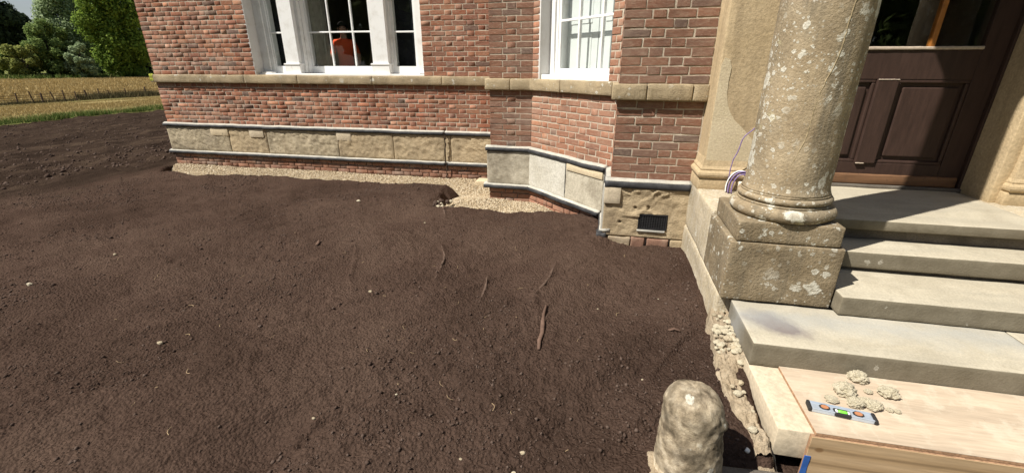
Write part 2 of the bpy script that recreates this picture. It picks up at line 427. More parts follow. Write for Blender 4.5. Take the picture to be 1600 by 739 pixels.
def soil_mat():
    m, nt, b = new_mat('dark_topsoil', 1.0, 0.0)
    v = coords(nt)
    n1 = noise(nt, v, 0.9, 6, 0.6, 0.3)
    c = ramp(nt, n1, [(0.32, (0.050, 0.0320, 0.0240)), (0.50, (0.070, 0.0450, 0.0340)), (0.68, (0.088, 0.0580, 0.0435))])
    n2 = noise(nt, v, 34, 6, 0.75)
    c = mixc(nt, 0.65, c, ramp(nt, n2, [(0.28, 0.22), (0.72, 0.76)]), 'OVERLAY')
    # the older, damper soil beyond the corner of the house
    sx = nt.nodes.new('ShaderNodeSeparateXYZ'); nt.links.new(v, sx.inputs[0])
    n4 = noise(nt, coords(nt, (1.3, 0.28, 1)), 1.6, 6, 0.7)
    far = math_n(nt, 'ADD', math_n(nt, 'MULTIPLY', sx.outputs['X'], -0.1), math_n(nt, 'MULTIPLY', n4, 0.35))
    c = mixc(nt, ramp(nt, far, [(0.92, 0.0), (1.12, 0.85)]), c, ramp(nt, n4, [(0.36, (0.020, 0.0140, 0.0105)), (0.55, (0.042, 0.029, 0.0215)), (0.70, (0.085, 0.060, 0.041)), (0.80, (0.13, 0.094, 0.060))]))
    setc(nt, b, c)
    vo = nt.nodes.new('ShaderNodeTexVoronoi'); vo.inputs['Scale'].default_value = 62; vo.feature = 'SMOOTH_F1'; vo.inputs['Smoothness'].default_value = 0.4
    nt.links.new(v, vo.inputs['Vector'])
    n3 = noise(nt, v, 130, 4, 0.8)
    hh_ = math_n(nt, 'SUBTRACT', math_n(nt, 'ADD', n2, math_n(nt, 'MULTIPLY', n3, 0.5)), math_n(nt, 'MULTIPLY', vo.outputs['Distance'], 0.9))
    bump(nt, b, hh_, 0.9, 0.018)
    return m
M['soil'] = soil_mat()
def clod_mat():
    m, nt, b = new_mat('soil_clods', 0.97, 0.06)
    ge = nt.nodes.new('ShaderNodeNewGeometry')
    setc(nt, b, ramp(nt, ge.outputs['Random Per Island'], [(0.0, (0.060, 0.040, 0.031)), (0.6, (0.080, 0.055, 0.043)), (1.0, (0.105, 0.075, 0.060))]))
    return m
M['clod'] = clod_mat()
def island_mat(name, stops, rough=0.9, trans=0.0):
    m, nt, b = new_mat(name, rough, 0.12)
    ge = nt.nodes.new('ShaderNodeNewGeometry')
    c = ramp(nt, ge.outputs['Random Per Island'], stops)
    setc(nt, b, c)
    if trans:
        t = nt.nodes.new('ShaderNodeBsdfTranslucent'); nt.links.new(c, t.inputs['Color'])
        mx = nt.nodes.new('ShaderNodeMixShader'); mx.inputs[0].default_value = trans
        nt.links.new(b.outputs[0], mx.inputs[1]); nt.links.new(t.outputs[0], mx.inputs[2])
        nt.links.new(mx.outputs[0], nt.nodes['Material Output'].inputs['Surface'])
    return m
M['gravel'] = island_mat('gravel', [(0.0, (0.25, 0.18, 0.11)), (0.35, (0.38, 0.30, 0.195)), (0.7, (0.49, 0.40, 0.275)), (0.92, (0.58, 0.51, 0.39)), (1.0, (0.18, 0.13, 0.085))])
M['gravel_bed'] = stone_mat('gravel_bed', [(0.3, (0.30, 0.23, 0.15)), (0.7, (0.50, 0.41, 0.28))], 60, 0.95, 1.0, grime=0)

# ------------------------------------------------------------------ mesh helpers
def raw_mesh(name, V, F, mat, smooth=False):
    me = bpy.data.meshes.new(name)
    V = np.asarray(V, np.float32)
    if isinstance(F, np.ndarray) and F.ndim == 2:
        k = F.shape[1]
        me.vertices.add(len(V)); me.vertices.foreach_set('co', V.ravel())
        me.loops.add(F.size); me.loops.foreach_set('vertex_index', F.ravel().astype(np.int32))
        me.polygons.add(len(F)); me.polygons.foreach_set('loop_start', np.arange(0, F.size, k, dtype=np.int32))
        me.update(calc_edges=True)
    else:
        me.from_pydata([tuple(map(float, v)) for v in V], [], F); me.update()
    if smooth: me.polygons.foreach_set('use_smooth', np.ones(len(me.polygons), bool))
    if mat is not None: me.materials.append(M[mat] if isinstance(mat, str) else mat)
    return me

ROOT = {}
def thing(name, label, cat, loc, group=None):
    o = bpy.data.objects.new(name, None); COL.objects.link(o)
    o.empty_display_size = 0.1
    o.location = (loc[0], loc[1], loc[2] + ZC)
    o['label'] = label; o['category'] = cat
    if group: o['group'] = group
    ROOT[o.name] = np.array(loc, float)
    return o

def root_loc(o): return ROOT[o.name]

def part(name, VF, mat, parent, smooth=False, label=None, kind=None):
    V, F = VF
    r = root_loc(parent)
    me = raw_mesh(name, np.asarray(V) - r, F, mat, smooth)
    o = bpy.data.objects.new(name, me); COL.objects.link(o)
    o.parent = parent
    ROOT[o.name] = r
    if label: o['label'] = label
    if kind: o['kind'] = kind
    return o

def solo(name, VF, mat, label=None, cat=None, group=None, kind=None, smooth=False, loc=None):
    V, F = VF; V = np.asarray(V, float)
    if loc is None:
        lo, hi = V.min(0), V.max(0); loc = np.array([(lo[0] + hi[0]) / 2, (lo[1] + hi[1]) / 2, lo[2]])
    loc = np.array(loc, float)
    me = raw_mesh(name, V - loc, F, mat, smooth)
    o = bpy.data.objects.new(name, me); COL.objects.link(o)
    o.location = (loc[0], loc[1], loc[2] + ZC)
    ROOT[o.name] = loc
    if label: o['label'] = label
    if cat: o['category'] = cat
    if group: o['group'] = group
    if kind: o['kind'] = kind
    return o

def join(*items):
    Vs, Fs, n = [], [], 0
    for V, F in items:
        V = np.asarray(V, float)
        Vs.append(V)
        Fs += [tuple(int(i) + n for i in f) for f in F]
        n += len(V)
    return np.concatenate(Vs), Fs

def grid_box(lo, hi, xs, ys, zs):
    """surface of a box on given parameter lines (0..1)"""
    lo = np.array(lo, float); hi = np.array(hi, float)
    idx = {}; V = []; F = []
    def vid(i, j, k):
        key = (i, j, k)
        if key not in idx:
            idx[key] = len(V); V.append((xs[i], ys[j], zs[k]))
        return idx[key]
    X, Y, Zn = len(xs) - 1, len(ys) - 1, len(zs) - 1
    for i in range(X):
        for j in range(Y):
            F.append((vid(i, j, 0), vid(i, j + 1, 0), vid(i + 1, j + 1, 0), vid(i + 1, j, 0)))
            F.append((vid(i, j, Zn), vid(i + 1, j, Zn), vid(i + 1, j + 1, Zn), vid(i, j + 1, Zn)))
    for i in range(X):
        for k in range(Zn):
            F.append((vid(i, 0, k), vid(i + 1, 0, k), vid(i + 1, 0, k + 1), vid(i, 0, k + 1)))
            F.append((vid(i, Y, k), vid(i, Y, k + 1), vid(i + 1, Y, k + 1), vid(i + 1, Y, k)))
    for j in range(Y):
        for k in range(Zn):
            F.append((vid(0, j, k), vid(0, j, k + 1), vid(0, j + 1, k + 1), vid(0, j + 1, k)))
            F.append((vid(X, j, k), vid(X, j + 1, k), vid(X, j + 1, k + 1), vid(X, j, k + 1)))
    return lo + np.array(V) * (hi - lo), F

def rough_box(lo, hi, cell=0.05, r=0.008, amp=0.004, freq=8, seed=0, octv=4, front=None):
    """rounded block with an uneven surface; front=(axis, sign, extra) adds relief to one face"""
    lo = np.array(lo, float); hi = np.array(hi, float); d = hi - lo
    lines = []
    for a in range(3):
        rr = min(r, d[a] * 0.3)
        n = max(1, int(round((d[a] - 2 * rr) / cell)))
        lines.append([0.0] + list((rr + (d[a] - 2 * rr) * np.arange(n + 1) / n) / d[a]) + [1.0])
    V, F = grid_box(lo, hi, *lines)
    rr = np.minimum(r, d * 0.3)
    inner = np.clip(V, lo + rr, hi - rr)
    dv = (V - inner) / rr
    ln = np.linalg.norm(dv, axis=1, keepdims=True)
    nd = dv / np.maximum(ln, 1e-9)
    V = inner + nd * rr
    if amp:
        n = fbm3(V * freq + seed * 3.17, seed, octv)
        V = V + nd * (n * amp)[:, None]
    if front:
        ax, sg, ex = front
        w = np.clip(nd[:, ax] * sg, 0, 1) ** 2
        e = np.minimum(np.minimum.reduce([np.minimum(V[:, k] - lo[k], hi[k] - V[:, k]) for k in range(3) if k != ax]) / 0.03, 1).clip(0, 1)
        tool = fbm3(V * np.array([freq * 1.6, freq * 1.6, freq * 2.4]) + 5.1, seed + 9, 5, 0.6)
        rid = 1 - np.abs(fbm3(V @ np.array([[1, 0, .9], [0, 1, 0], [-.9, 0, 1]]) * np.array([freq * .55, freq, freq * 2.6]), seed + 21, 4, 0.55)) * 2
        V[:, ax] += sg * w * e * ex * (tool * 0.7 + rid * 0.55)
    return V, F

def cbox(lo, hi, r=0.004): return rough_box(lo, hi, 9, r, 0)

def rotz(V, ang, c):
    c = np.array(c); ca, sa = math.cos(ang), math.sin(ang)
    W = np.asarray(V) - c
    return np.stack([W[:, 0] * ca - W[:, 1] * sa, W[:, 0] * sa + W[:, 1] * ca, W[:, 2]], 1) + c

def lathe(profile, c, seg=72, amp=0.0, freq=9, seed=0, a0=0.0, a1=2 * math.pi):
    V = []; F = []
    n = len(profile)
    for r, z in profile:
        for k in range(seg):
            t = a0 + (a1 - a0) * k / seg
            V.append((c[0] + r * math.cos(t), c[1] + r * math.sin(t), z))
    for i in range(n - 1):
        for k in range(seg):
            k2 = (k + 1) % seg
            F.append((i * seg + k, i * seg + k2, (i + 1) * seg + k2, (i + 1) * seg + k))
    F.append(tuple(range(seg - 1, -1, -1))); F.append(tuple((n - 1) * seg + k for k in range(seg)))
    V = np.array(V)
    if amp:
        d = V - np.array([c[0], c[1], 0]); d[:, 2] = 0
        l = np.linalg.norm(d, axis=1, keepdims=True); d = d / np.maximum(l, 1e-6)
        V = V + d * (fbm3(V * freq, seed, 4) * amp)[:, None]
    return V, F

def tube(pts, radii, seg=6):
    pts = np.array(pts, float); n = len(pts)
    if isinstance(radii, (int, float)): radii = [radii] * n
    V = []; F = []
    up = np.array([0.31, 0.2, 0.93])
    for i in range(n):
        t = pts[min(i + 1, n - 1)] - pts[max(i - 1, 0)]
        t /= np.linalg.norm(t) + 1e-9
        a = np.cross(t, up); a /= np.linalg.norm(a) + 1e-9
        b = np.cross(t, a)
        for k in range(seg):
            q = 2 * math.pi * k / seg
            V.append(pts[i] + radii[i] * (a * math.cos(q) + b * math.sin(q)))
    for i in range(n - 1):
        for k in range(seg):
            k2 = (k + 1) % seg
            F.append((i * seg + k, i * seg + k2, (i + 1) * seg + k2, (i + 1) * seg + k))
    F.append(tuple(range(seg - 1, -1, -1))); F.append(tuple((n - 1) * seg + k for k in range(seg)))
    return np.array(V), F

def ico(sub=1):
    t = (1 + 5 ** .5) / 2
    V = [(-1, t, 0), (1, t, 0), (-1, -t, 0), (1, -t, 0), (0, -1, t), (0, 1, t), (0, -1, -t), (0, 1, -t), (t, 0, -1), (t, 0, 1), (-t, 0, -1), (-t, 0, 1)]
    F = [(0, 11, 5), (0, 5, 1), (0, 1, 7), (0, 7, 10), (0, 10, 11), (1, 5, 9), (5, 11, 4), (11, 10, 2), (10, 7, 6), (7, 1, 8), (3, 9, 4), (3, 4, 2), (3, 2, 6), (3, 6, 8), (3, 8, 9), (4, 9, 5), (2, 4, 11), (6, 2, 10), (8, 6, 7), (9, 8, 1)]
    V = [np.array(v) / np.linalg.norm(v) for v in V]
    for _ in range(sub):
        mid = {}; G = []
        def m(a, b):
            k = (min(a, b), max(a, b))
            if k not in mid:
                w = V[a] + V[b]; mid[k] = len(V); V.append(w / np.linalg.norm(w))
            return mid[k]
        for a, b, c in F:
            ab, bc, ca = m(a, b), m(b, c), m(c, a)
            G += [(a, ab, ca), (b, bc, ab), (c, ca, bc), (ab, bc, ca)]
        F = G
    return np.array(V), F

def scatter(centers, sizes, baseV, baseF, jitter=0.25, squash=(0.6, 1.0)):
    """many small solids in one mesh"""
    N = len(centers); baseV = np.asarray(baseV); k = len(baseV)
    B = np.repeat(baseV[None], N, 0) * (1 + rng.uniform(-jitter, jitter, (N, k, 1)))
    sc = np.stack([rng.uniform(0.75, 1.25, N), rng.uniform(0.75, 1.25, N), rng.uniform(squash[0], squash[1], N)], 1)
    B = B * sc[:, None, :]
    a = rng.uniform(0, 6.283, N); ca, sa = np.cos(a), np.sin(a)
    tl = rng.uniform(-0.6, 0.6, N); ct, st = np.cos(tl), np.sin(tl)
    x, y, z = B[..., 0], B[..., 1], B[..., 2]
    y2 = y * ct[:, None] - z * st[:, None]; z2 = y * st[:, None] + z * ct[:, None]
    B = np.stack([x * ca[:, None] - y2 * sa[:, None], x * sa[:, None] + y2 * ca[:, None], z2], -1)
    V = (B * np.asarray(sizes)[:, None, None] + np.asarray(centers)[:, None, :]).reshape(-1, 3)
    F = (np.array(baseF)[None] + (np.arange(N) * k)[:, None, None]).reshape(-1, len(baseF[0]))
    return V, F

# ------------------------------------------------------------------ plan of the house (metres, heights relative to the eye)
XL, YA, YB, YD = -8.21, 7.0, 5.779, 4.232
XB, XBC, XD0, XD1 = -1.51, -0.954, 0.092, 0.835
S2 = math.sqrt(0.5)
CLEN = (XD0 - XBC) / S2
ZSB, ZST = -0.272, -0.135        # string course
ZF, ZG = -1.000, -1.508          # upper and lower bitumen strip
ZTOP = 2.4
ZL = -0.975                      # porch floor
COURSE = 0.0728

class Facet:
    def __init__(s, o, u, n): s.o, s.u, s.n = np.array(o, float), np.array(u, float), np.array(n, float)
    def p(s, u, d, z): return s.o + s.u * u + s.n * d + np.array([0, 0, z])
    def V(s, L):   # local (u, outward, z) to world
        L = np.asarray(L, float)
        return s.o + L[:, :1] * s.u + L[:, 1:2] * s.n + np.stack([0 * L[:, 2], 0 * L[:, 2], L[:, 2]], 1)
FA = Facet((XL, YA, 0), (1, 0, 0), (0, -1, 0))
FB = Facet((XB, YB, 0), (1, 0, 0), (0, -1, 0))
FC = Facet((XBC, YB, 0), (S2, -S2, 0), (-S2, -S2, 0))
FD = Facet((XD0, YD, 0), (1, 0, 0), (0, -1, 0))
FS = Facet((XL, YA + 3.0, 0), (0, -1, 0), (-1, 0, 0))          # west side of the wing
FBR = Facet((XB, YA, 0), (0, -1, 0), (-1, 0, 0))               # hidden return between wing and pier
FDR = Facet((XD0, YB - (XD0 - XBC), 0), (0, -1, 0), (-1, 0, 0))   # return between canted wall and porch wall
def wbox(f, lo, hi, cell=9, r=0.004, amp=0.0, freq=8, seed=0, octv=4, front=0.0):
    """a block in wall coordinates: u along, d outward, z up"""
    V, F = rough_box(lo, hi, cell, r, amp, freq, seed, octv, (1, 1, front) if front else None)
    W = f.V(V)
    d = np.cross(f.u, f.n)[2]
    return (W, F) if d > 0 else (W, [tuple(reversed(q)) for q in F])

# ------------------------------------------------------------------ ground
def zx(x):   # fall of the park towards the west
    return np.interp(x, [-700, -300, -220, -150, -110, -73.5, -28, -9, -3, 30], [8.0, -1.6, -2.7, -3.25, -3.7, -4.6, -2.42, -1.74, -1.645, -1.64])

def seg_dist(x, y, pts):
    best = np.full(x.shape, 9.0); side = np.zeros(x.shape)
    for (ax, ay), (bx, by) in zip(pts[:-1], pts[1:]):
        dx, dy = bx - ax, by - ay; L2 = dx * dx + dy * dy
        t = np.clip(((x - ax) * dx + (y - ay) * dy) / L2, 0, 1)
        ex, ey = x - ax - t * dx, y - ay - t * dy
        d = np.hypot(ex, ey)
        sgn = np.sign(dx * ey - dy * ex)
        m = d < best
        best = np.where(m, d, best); side = np.where(m, sgn, side)
    return best, side

MARKS = [  # trowel and rake marks left in the soil: points, height, width
    ([(-1.49, 3.72), (-1.38, 3.52), (-1.33, 3.35), (-1.29, 3.05)], 0.016, 0.020),
    ([(-0.88, 3.20), (-0.85, 3.0), (-0.83, 2.80)], 0.014, 0.018),
    ([(-0.34, 3.55), (-0.36, 3.32), (-0.39, 3.1), (-0.43, 2.94)], 0.018, 0.020),
    ([(-2.25, 3.45), (-2.13, 3.2), (-1.99, 2.88)], 0.012, 0.020),
    ([(0.66, 2.68), (0.5, 2.42), (0.35, 2.15)], 0.022, 0.024),
    ([(-0.78, 2.05), (-0.95, 1.86), (-1.09, 1.67)], 0.018, 0.028),
    ([(-4.24, 4.36), (-4.15, 4.0)], 0.02, 0.02),
    ([(-1.12, 1.62), (-1.26, 1.47), (-1.30, 1.33)], -0.035, 0.030),
    ([(-2.5, 1.9), (-2.73, 1.67), (-2.9, 1.45)], -0.02, 0.04),
    ([(-5.2, 4.8), (-4.2, 5.1), (-3.4, 5.3)], -0.02, 0.05),
    ([(-7.0, 4.3), (-5.8, 4.9), (-5.0, 5.2)], -0.02, 0.05),
    ([(-4.3, 3.2), (-3.5, 3.7), (-2.9, 4.1)], -0.022, 0.05),
    ([(-6.8, 3.7), (-6.0, 4.1), (-5.2, 4.45)], 0.03, 0.07),
    ([(-3.6, 2.4), (-3.0, 2.9), (-2.6, 3.2)], -0.02, 0.05),
    ([(-3.1, 3.9), (-2.6, 4.2), (-2.2, 4.4)], 0.015, 0.03),
    ([(-1.9, 4.9), (-1.75, 4.55)], 0.015, 0.02),
    ([(-1.9, 2.2), (-1.5, 2.6), (-1.2, 2.9)], 0.012, 0.03),
    ([(-2.3, 2.0), (-1.9, 2.4), (-1.6, 2.75)], -0.014, 0.03),
]
_q = random.Random(17)
for _k in range(46):   # rake furrows
    _x, _y, _a, _l = _q.uniform(-6.5, 0.3), _q.uniform(1.3, 5.2), R(_q.uniform(22, 66)), _q.uniform(0.25, 0.9)
    _b = _q.uniform(-0.25, 0.25)
    MARKS.append(([(_x + math.cos(_a + _b * t) * _l * t, _y + math.sin(_a + _b * t) * _l * t) for t in (-0.5, 0, 0.5)], _q.choice((-0.018, -0.014, 0.011)), 0.013 + 0.005 * max(0, math.hypot(_x, _y) - 2)))
DENTS = [(-1.45, 1.25, 0.24, 0.060), (-0.15, 1.36, 0.10, 0.03), (-2.6, 1.55, 0.3, 0.03), (-3.4, 2.0, 0.35, 0.035)]
_r = random.Random(5)
DENTS += [(_r.uniform(-7, 0.4), _r.uniform(1.2, 5.6), _r.uniform(0.10, 0.36), _r.uniform(-0.020, 0.034)) for _ in range(80)]

def bank(x, y):
    """1 on the spread soil, 0 in the gravelled strip at the foot of the walls"""
    wob = 0.010 * vn2(x * 9, y * 9, 41) + 0.008 * vn2(x * 2.3, y * 2.3, 42)
    d1 = (y - 6.02 - wob) / 0.09
    d2 = np.minimum((y - 4.985 - wob) / 0.09, (x + 2.20 + wob * 3 - 0.10 * np.clip(y - 4.98, 0, 1) * -1.0) / 0.34)
    s = 1 - np.maximum(sstep(0.0, 1.0, d1), sstep(0.0, 1.0, d2))
    xe = -8.22 + np.clip(7.0 - y, 0, 2) * 0.8 + wob
    s = np.maximum(s, 1 - sstep(-0.10, 0.0, x - xe))
    s = np.where((x > 0.04) & (y < 4.3), 1.0, s)
    return s

def soil_h(x, y, fine=True):
    h = zx(x)
    h = h + 0.022 * vn2(x * 0.7, y * 0.7, 1) + 0.016 * vn2(x * 1.9 + 3, y * 1.9, 2)
    h = h + sstep(0.3, 0.85, x) * 0.02
    # older, lower ground beyond the corner
    h = h - 0.13 * sstep(-7.9, -8.6, x) * sstep(6.0, 6.35, y + 0.05 * vn2(x, y, 8)) - 0.05 * sstep(-9.0, -12.0, x)
    if fine:
        a, b = x * 0.66 + y * 0.75, -x * 0.75 + y * 0.66
        m = 0.55 + 0.45 * vn2(x * 1.1, y * 1.1, 12)
        h = h + 0.015 * vn2(a * 0.45, b * 1.9, 18) + 0.030 * m * vn2(a * 0.9, b * 4.0, 3) + 0.016 * m * vn2(a * 1.8, b * 11, 4)
        lf = sstep(-7, -10, x)
        h = h + lf * (0.05 * vn2(x * 2.2, y * 0.7, 14) + 0.03 * vn2(x * 5.5, y * 2.2, 15) + 0.022 * vn2(x * 13, y * 8, 16))
        far = np.clip(np.hypot(x, y) / 5, 1, 4)
        m2 = 0.65 + 0.35 * vn2(x * 2.4, y * 2.4, 13)
        h = h + m2 * (0.009 * far * vn2(x * 9 / far, y * 9 / far, 5) + 0.0095 * vn2(x * 22, y * 22, 6) + 0.0080 * np.abs(vn2(x * 48, y * 48, 7)) + 0.0045 * vn2(x * 95, y * 95, 9))
        for px, py, r, d in DENTS:
            q = np.hypot(x - px, (y - py))
            h = h - d * np.exp(-(q / r) ** 2 * 1.6)
        for pts, ht, w in MARKS:
            P = np.array(pts); lo = P.min(0) - 0.25; hi = P.max(0) + 0.25
            k = np.where((x > lo[0]) & (x < hi[0]) & (y > lo[1]) & (y < hi[1]))
            if len(k[0]):
                d, sd = seg_dist(x[k], y[k], pts)
                h[k] += ht * np.exp(-(d / w) ** 2) 
    # excavated working space in front of the bottom step
    h = h - 0.17 * sstep(0.86, 0.94, x) * sstep(2.2, 1.95, y) - 0.07 * sstep(0.55, 0.64, x) * sstep(1.74, 1.66, y)
    s = bank(x, y)
    return h * s + (1 - s) * (-1.93)

NA, NR = 720, 760
az = np.linspace(R(-82), R(66), NA)
rr = np.concatenate([[0.45], np.geomspace(0.95, 40, NR - 1)])
AZ, RR = np.meshgrid(az, rr)
GX, GY = RR * np.sin(AZ), RR * np.cos(AZ)
edge = -27.9 + 0.5 * np.sin(GY * 0.9) * 0.4 + 0.35 * vn2(GX * 0.2, GY * 1.3, 71)
GX = np.maximum(GX, edge - 0.6)
GH = soil_h(GX.copy(), GY.copy())
GH = np.where(GX < edge, GH - 0.25 * sstep(0, 0.5, edge - GX), GH)
V = np.stack([GX.ravel(), GY.ravel(), GH.ravel()], 1)
ii = np.arange(NR * NA).reshape(NR, NA)
F = np.stack([ii[:-1, :-1].ravel(), ii[:-1, 1:].ravel(), ii[1:, 1:].ravel(), ii[1:, :-1].ravel()], 1)[:, ::-1]
# leave out what lies under the house
cx = V[F].mean(1)
F = F[~((cx[:, 1] > 7.6) & (cx[:, 0] > -7.9))]
solo('soil', (V, F), 'soil', kind='structure', smooth=True, loc=(0, 0, 0))

# clods lying on the soil
def clods():
    N = 90000
    a = rng.uniform(R(-74), R(30), N); r = 1.0 + 8.5 * rng.uniform(0, 1, N) ** 1.15
    x, y = r * np.sin(a), r * np.cos(a)
    dens = 0.30 + 0.75 * vn2(x * 1.1, y * 1.1, 31) + 0.55 * vn2(x * 4, y * 4, 32)
    k = (rng.uniform(0, 1, N) < np.clip(dens, 0.06, 1)) & (bank(x, y) > 0.98) & ((x < 0.78) | (y < 1.6)) & (y < 6.0) & ((x < 0.5) | (y < 4.1)) & ((y < 4.15) | (x < 0.02)) & (x > -9)
    x, y, r = x[k], y[k], r[k]
    s = 0.0027 + 0.0085 * rng.uniform(0, 1, len(x)) ** 12 + 0.0009 * np.clip(r - 2, 0, 5)
    z = soil_h(x.copy(), y.copy()) + s * 0.25
    Vb = np.array([(1, 0, 0), (-1, 0, 0), (0, 1, 0), (0, -1, 0), (0, 0, 1), (0, 0, -1)], float) * 1.2
    Fb = [(0, 2, 4), (2, 1, 4), (1, 3, 4), (3, 0, 4), (2, 0, 5), (1, 2, 5), (3, 1, 5), (0, 3, 5)]
    n2 = 9000
    x2 = -9 - 18.5 * rng.uniform(0, 1, n2) ** 1.3; y2 = -x2 * rng.uniform(0.30, 0.95, n2)
    k2 = (y2 > 4) & ((x2 < -9.2) | (y2 < 6))
    x2, y2 = x2[k2], y2[k2]
    s2 = 0.007 + 0.034 * rng.uniform(0, 1, len(x2)) ** 5
    z2 = soil_h(x2.copy(), y2.copy()) + s2 * 0.2
    return scatter(np.concatenate([np.stack([x, y, z], 1), np.stack([x2, y2, z2], 1)]), np.concatenate([s, s2]), Vb, Fb, 0.3)
solo('soil_clods', clods(), 'clod', label='loose crumbs and clods strewn over the dark soil', cat='soil clods', kind='stuff', loc=(0, 0, -1.64))

# gravel strip at the foot of the walls
def grav_z(x, y):
    z = -1.83 + 0.05 * sstep(6.3, 7.0, y) + 0.10 * sstep(-2.3, -1.9, x) * sstep(6.2, 5.6, y) + 0.03 * np.exp(-((x + 1.45) ** 2 + (y - 5.7) ** 2) / 0.05)
    return z + 0.012 * vn2(x * 3, y * 3, 51) - 0.01
def gravel_region(x, y): return (bank(x, y) < 0.5) & (y < np.where(x < XB, YA - 0.02, np.where(x < XBC, YB - 0.02, YB - (x - XBC) - 0.02)))
gx = np.linspace(-8.2, 0.1, 170); gy = np.linspace(4.6, 7.05, 60)
GXX, GYY = np.meshgrid(gx, gy)
gz = grav_z(GXX, GYY)
ii = np.arange(gz.size).reshape(gz.shape)
V = np.stack([GXX.ravel(), GYY.ravel(), gz.ravel()], 1)
F = np.stack([ii[:-1, :-1].ravel(), ii[:-1, 1:].ravel(), ii[1:, 1:].ravel(), ii[1:, :-1].ravel()], 1)
solo('gravel_bed', (V, F), 'gravel_bed', kind='structure', smooth=True)
def pebbles():
    x = np.concatenate([rng.uniform(-8.2, -1.5, 26000), rng.uniform(-2.15, 0.05, 16000)])
    y = np.concatenate([rng.uniform(6.25, 7.0, 26000), rng.uniform(4.95, 6.3, 16000)])
    k = gravel_region(x, y)
    x, y = x[k], y[k]
    s = rng.uniform(0.0055, 0.0115, len(x))
    z = grav_z(x, y) + s * rng.uniform(0.1, 0.9, len(x))
    Vb = np.array([(1, 0, 0), (-1, 0, 0), (0, 1, 0), (0, -1, 0), (0, 0, 1), (0, 0, -1)], float)
    Fb = [(0, 2, 4), (2, 1, 4), (1, 3, 4), (3, 0, 4), (2, 0, 5), (1, 2, 5), (3, 1, 5), (0, 3, 5)]
    return scatter(np.stack([x, y, z], 1), s * 1.25, Vb, Fb, 0.3, (0.6, 1))
solo('gravel', pebbles(), 'gravel', label='pale yellow gravel strip along the foot of the brick walls', cat='gravel', kind='stuff', smooth=True)

# park: one sheet to the horizon
def field_mat():
    m, nt, b = new_mat('dry_meadow', 0.95, 0.08)
    v = coords(nt)
    n1 = noise(nt, v, 0.12, 6, 0.65, 0.4)
    c = ramp(nt, n1, [(0.3, (0.31, 0.225, 0.095)), (0.55, (0.39, 0.29, 0.13)), (0.75, (0.45, 0.345, 0.17))])
    n2 = noise(nt, coords(nt, (1, 0.35, 1)), 1.6, 6, 0.7)
    c = mixc(nt, 0.55, c, ramp(nt, n2, [(0.3, 0.25), (0.7, 0.75)]), 'OVERLAY')
    sx = nt.nodes.new('ShaderNodeSeparateXYZ'); nt.links.new(v, sx.inputs[0])
    xx = math_n(nt, 'ADD', sx.outputs['X'], math_n(nt, 'MULTIPLY', math_n(nt, 'SUBTRACT', n2, 0.5), 9.0))
    t = math_n(nt, 'MULTIPLY', xx, -0.005)      # 0..1 over 200 m
    gm = ramp(nt, t, [(0.0, 0.7), (0.165, 0.75), (0.20, 0.25), (0.30, 0.30), (0.345, 0.75), (0.385, 0.6), (0.41, 0.0), (0.68, 0.0), (0.73, 0.85), (1.0, 0.85)])
    c = mixc(nt, gm, c, ramp(nt, n2, [(0.3, (0.055, 0.085, 0.018)), (0.7, (0.14, 0.17, 0.045))]))
    setc(nt, b, c)
    bump(nt, b, n2, 1.0, 0.5)
    return m
M['field'] = field_mat()
fx = np.concatenate([-np.geomspace(700, 26, 150), np.linspace(-25, 60, 30), np.geomspace(62, 600, 18)])
fy = np.concatenate([-np.geomspace(600, 5, 40), np.linspace(-4, 240, 170), np.geomspace(245, 900, 22)])
FX, FY = np.meshgrid(fx, fy)
FH = zx(FX) + 0.10 * vn2(FX * 0.15, FY * 0.15, 61) * sstep(-27, -35, FX) - 0.12 * sstep(-45, -29, FX) - 0.35 * sstep(-28.2, -27.0, FX)
FH = np.where((FX > -26), FH - 0.08, FH)
ii = np.arange(FH.size).reshape(FH.shape)
V = np.stack([FX.ravel(), FY.ravel(), FH.ravel()], 1)
F = np.stack([ii[:-1, :-1].ravel(), ii[:-1, 1:].ravel(), ii[1:, 1:].ravel(), ii[1:, :-1].ravel()], 1)
solo('field', (V, F), 'field', kind='structure', smooth=True, loc=(0, 0, 0))

# grass: upright blades
def blades(x, y, h, w, lean=0.35, zoff=0.0):
    n = len(x); z = zx(x) + zoff - 0.12 * sstep(-45, -29, x)
    a = rng.uniform(0, 6.283, n); dx, dy = np.cos(a), np.sin(a)
    lx, ly = rng.normal(0, lean, n) * h, rng.normal(0, lean, n) * h
    P0 = np.stack([x - dx * w, y - dy * w, z - 0.03], 1); P1 = np.stack([x + dx * w, y + dy * w, z - 0.03], 1)
    P2 = np.stack([x + lx, y + ly, z + h], 1)
    V = np.stack([P0, P1, P2], 1).reshape(-1, 3)
    return V, np.arange(3 * n).reshape(n, 3)
M['grass_green'] = island_mat('green_grass', [(0.0, (0.055, 0.095, 0.018)), (0.5, (0.10, 0.145, 0.03)), (0.85, (0.16, 0.19, 0.055)), (1.0, (0.30, 0.25, 0.10))], 0.8, 0.25)
M['grass_dry'] = island_mat('dry_grass', [(0.0, (0.30, 0.215, 0.085)), (0.5, (0.39, 0.29, 0.13)), (1.0, (0.46, 0.365, 0.185))], 0.9, 0.2)
M['scrub'] = island_mat('brown_scrub', [(0.0, (0.055, 0.05, 0.025)), (0.5, (0.11, 0.095, 0.045)), (1.0, (0.20, 0.155, 0.075))], 0.9, 0.2)
n = 16000
y = rng.uniform(11, 30, n); x = -27.7 - np.abs(rng.normal(0, 1.3, n)) - 0.5 * vn2(y * 0.8, y * 0 + 1, 3)
k = rng.uniform(0, 1, n) < np.clip(0.6 + 0.6 * vn2(x * 0.9, y * 0.9, 77), 0.1, 1)
x, y = x[k], y[k]
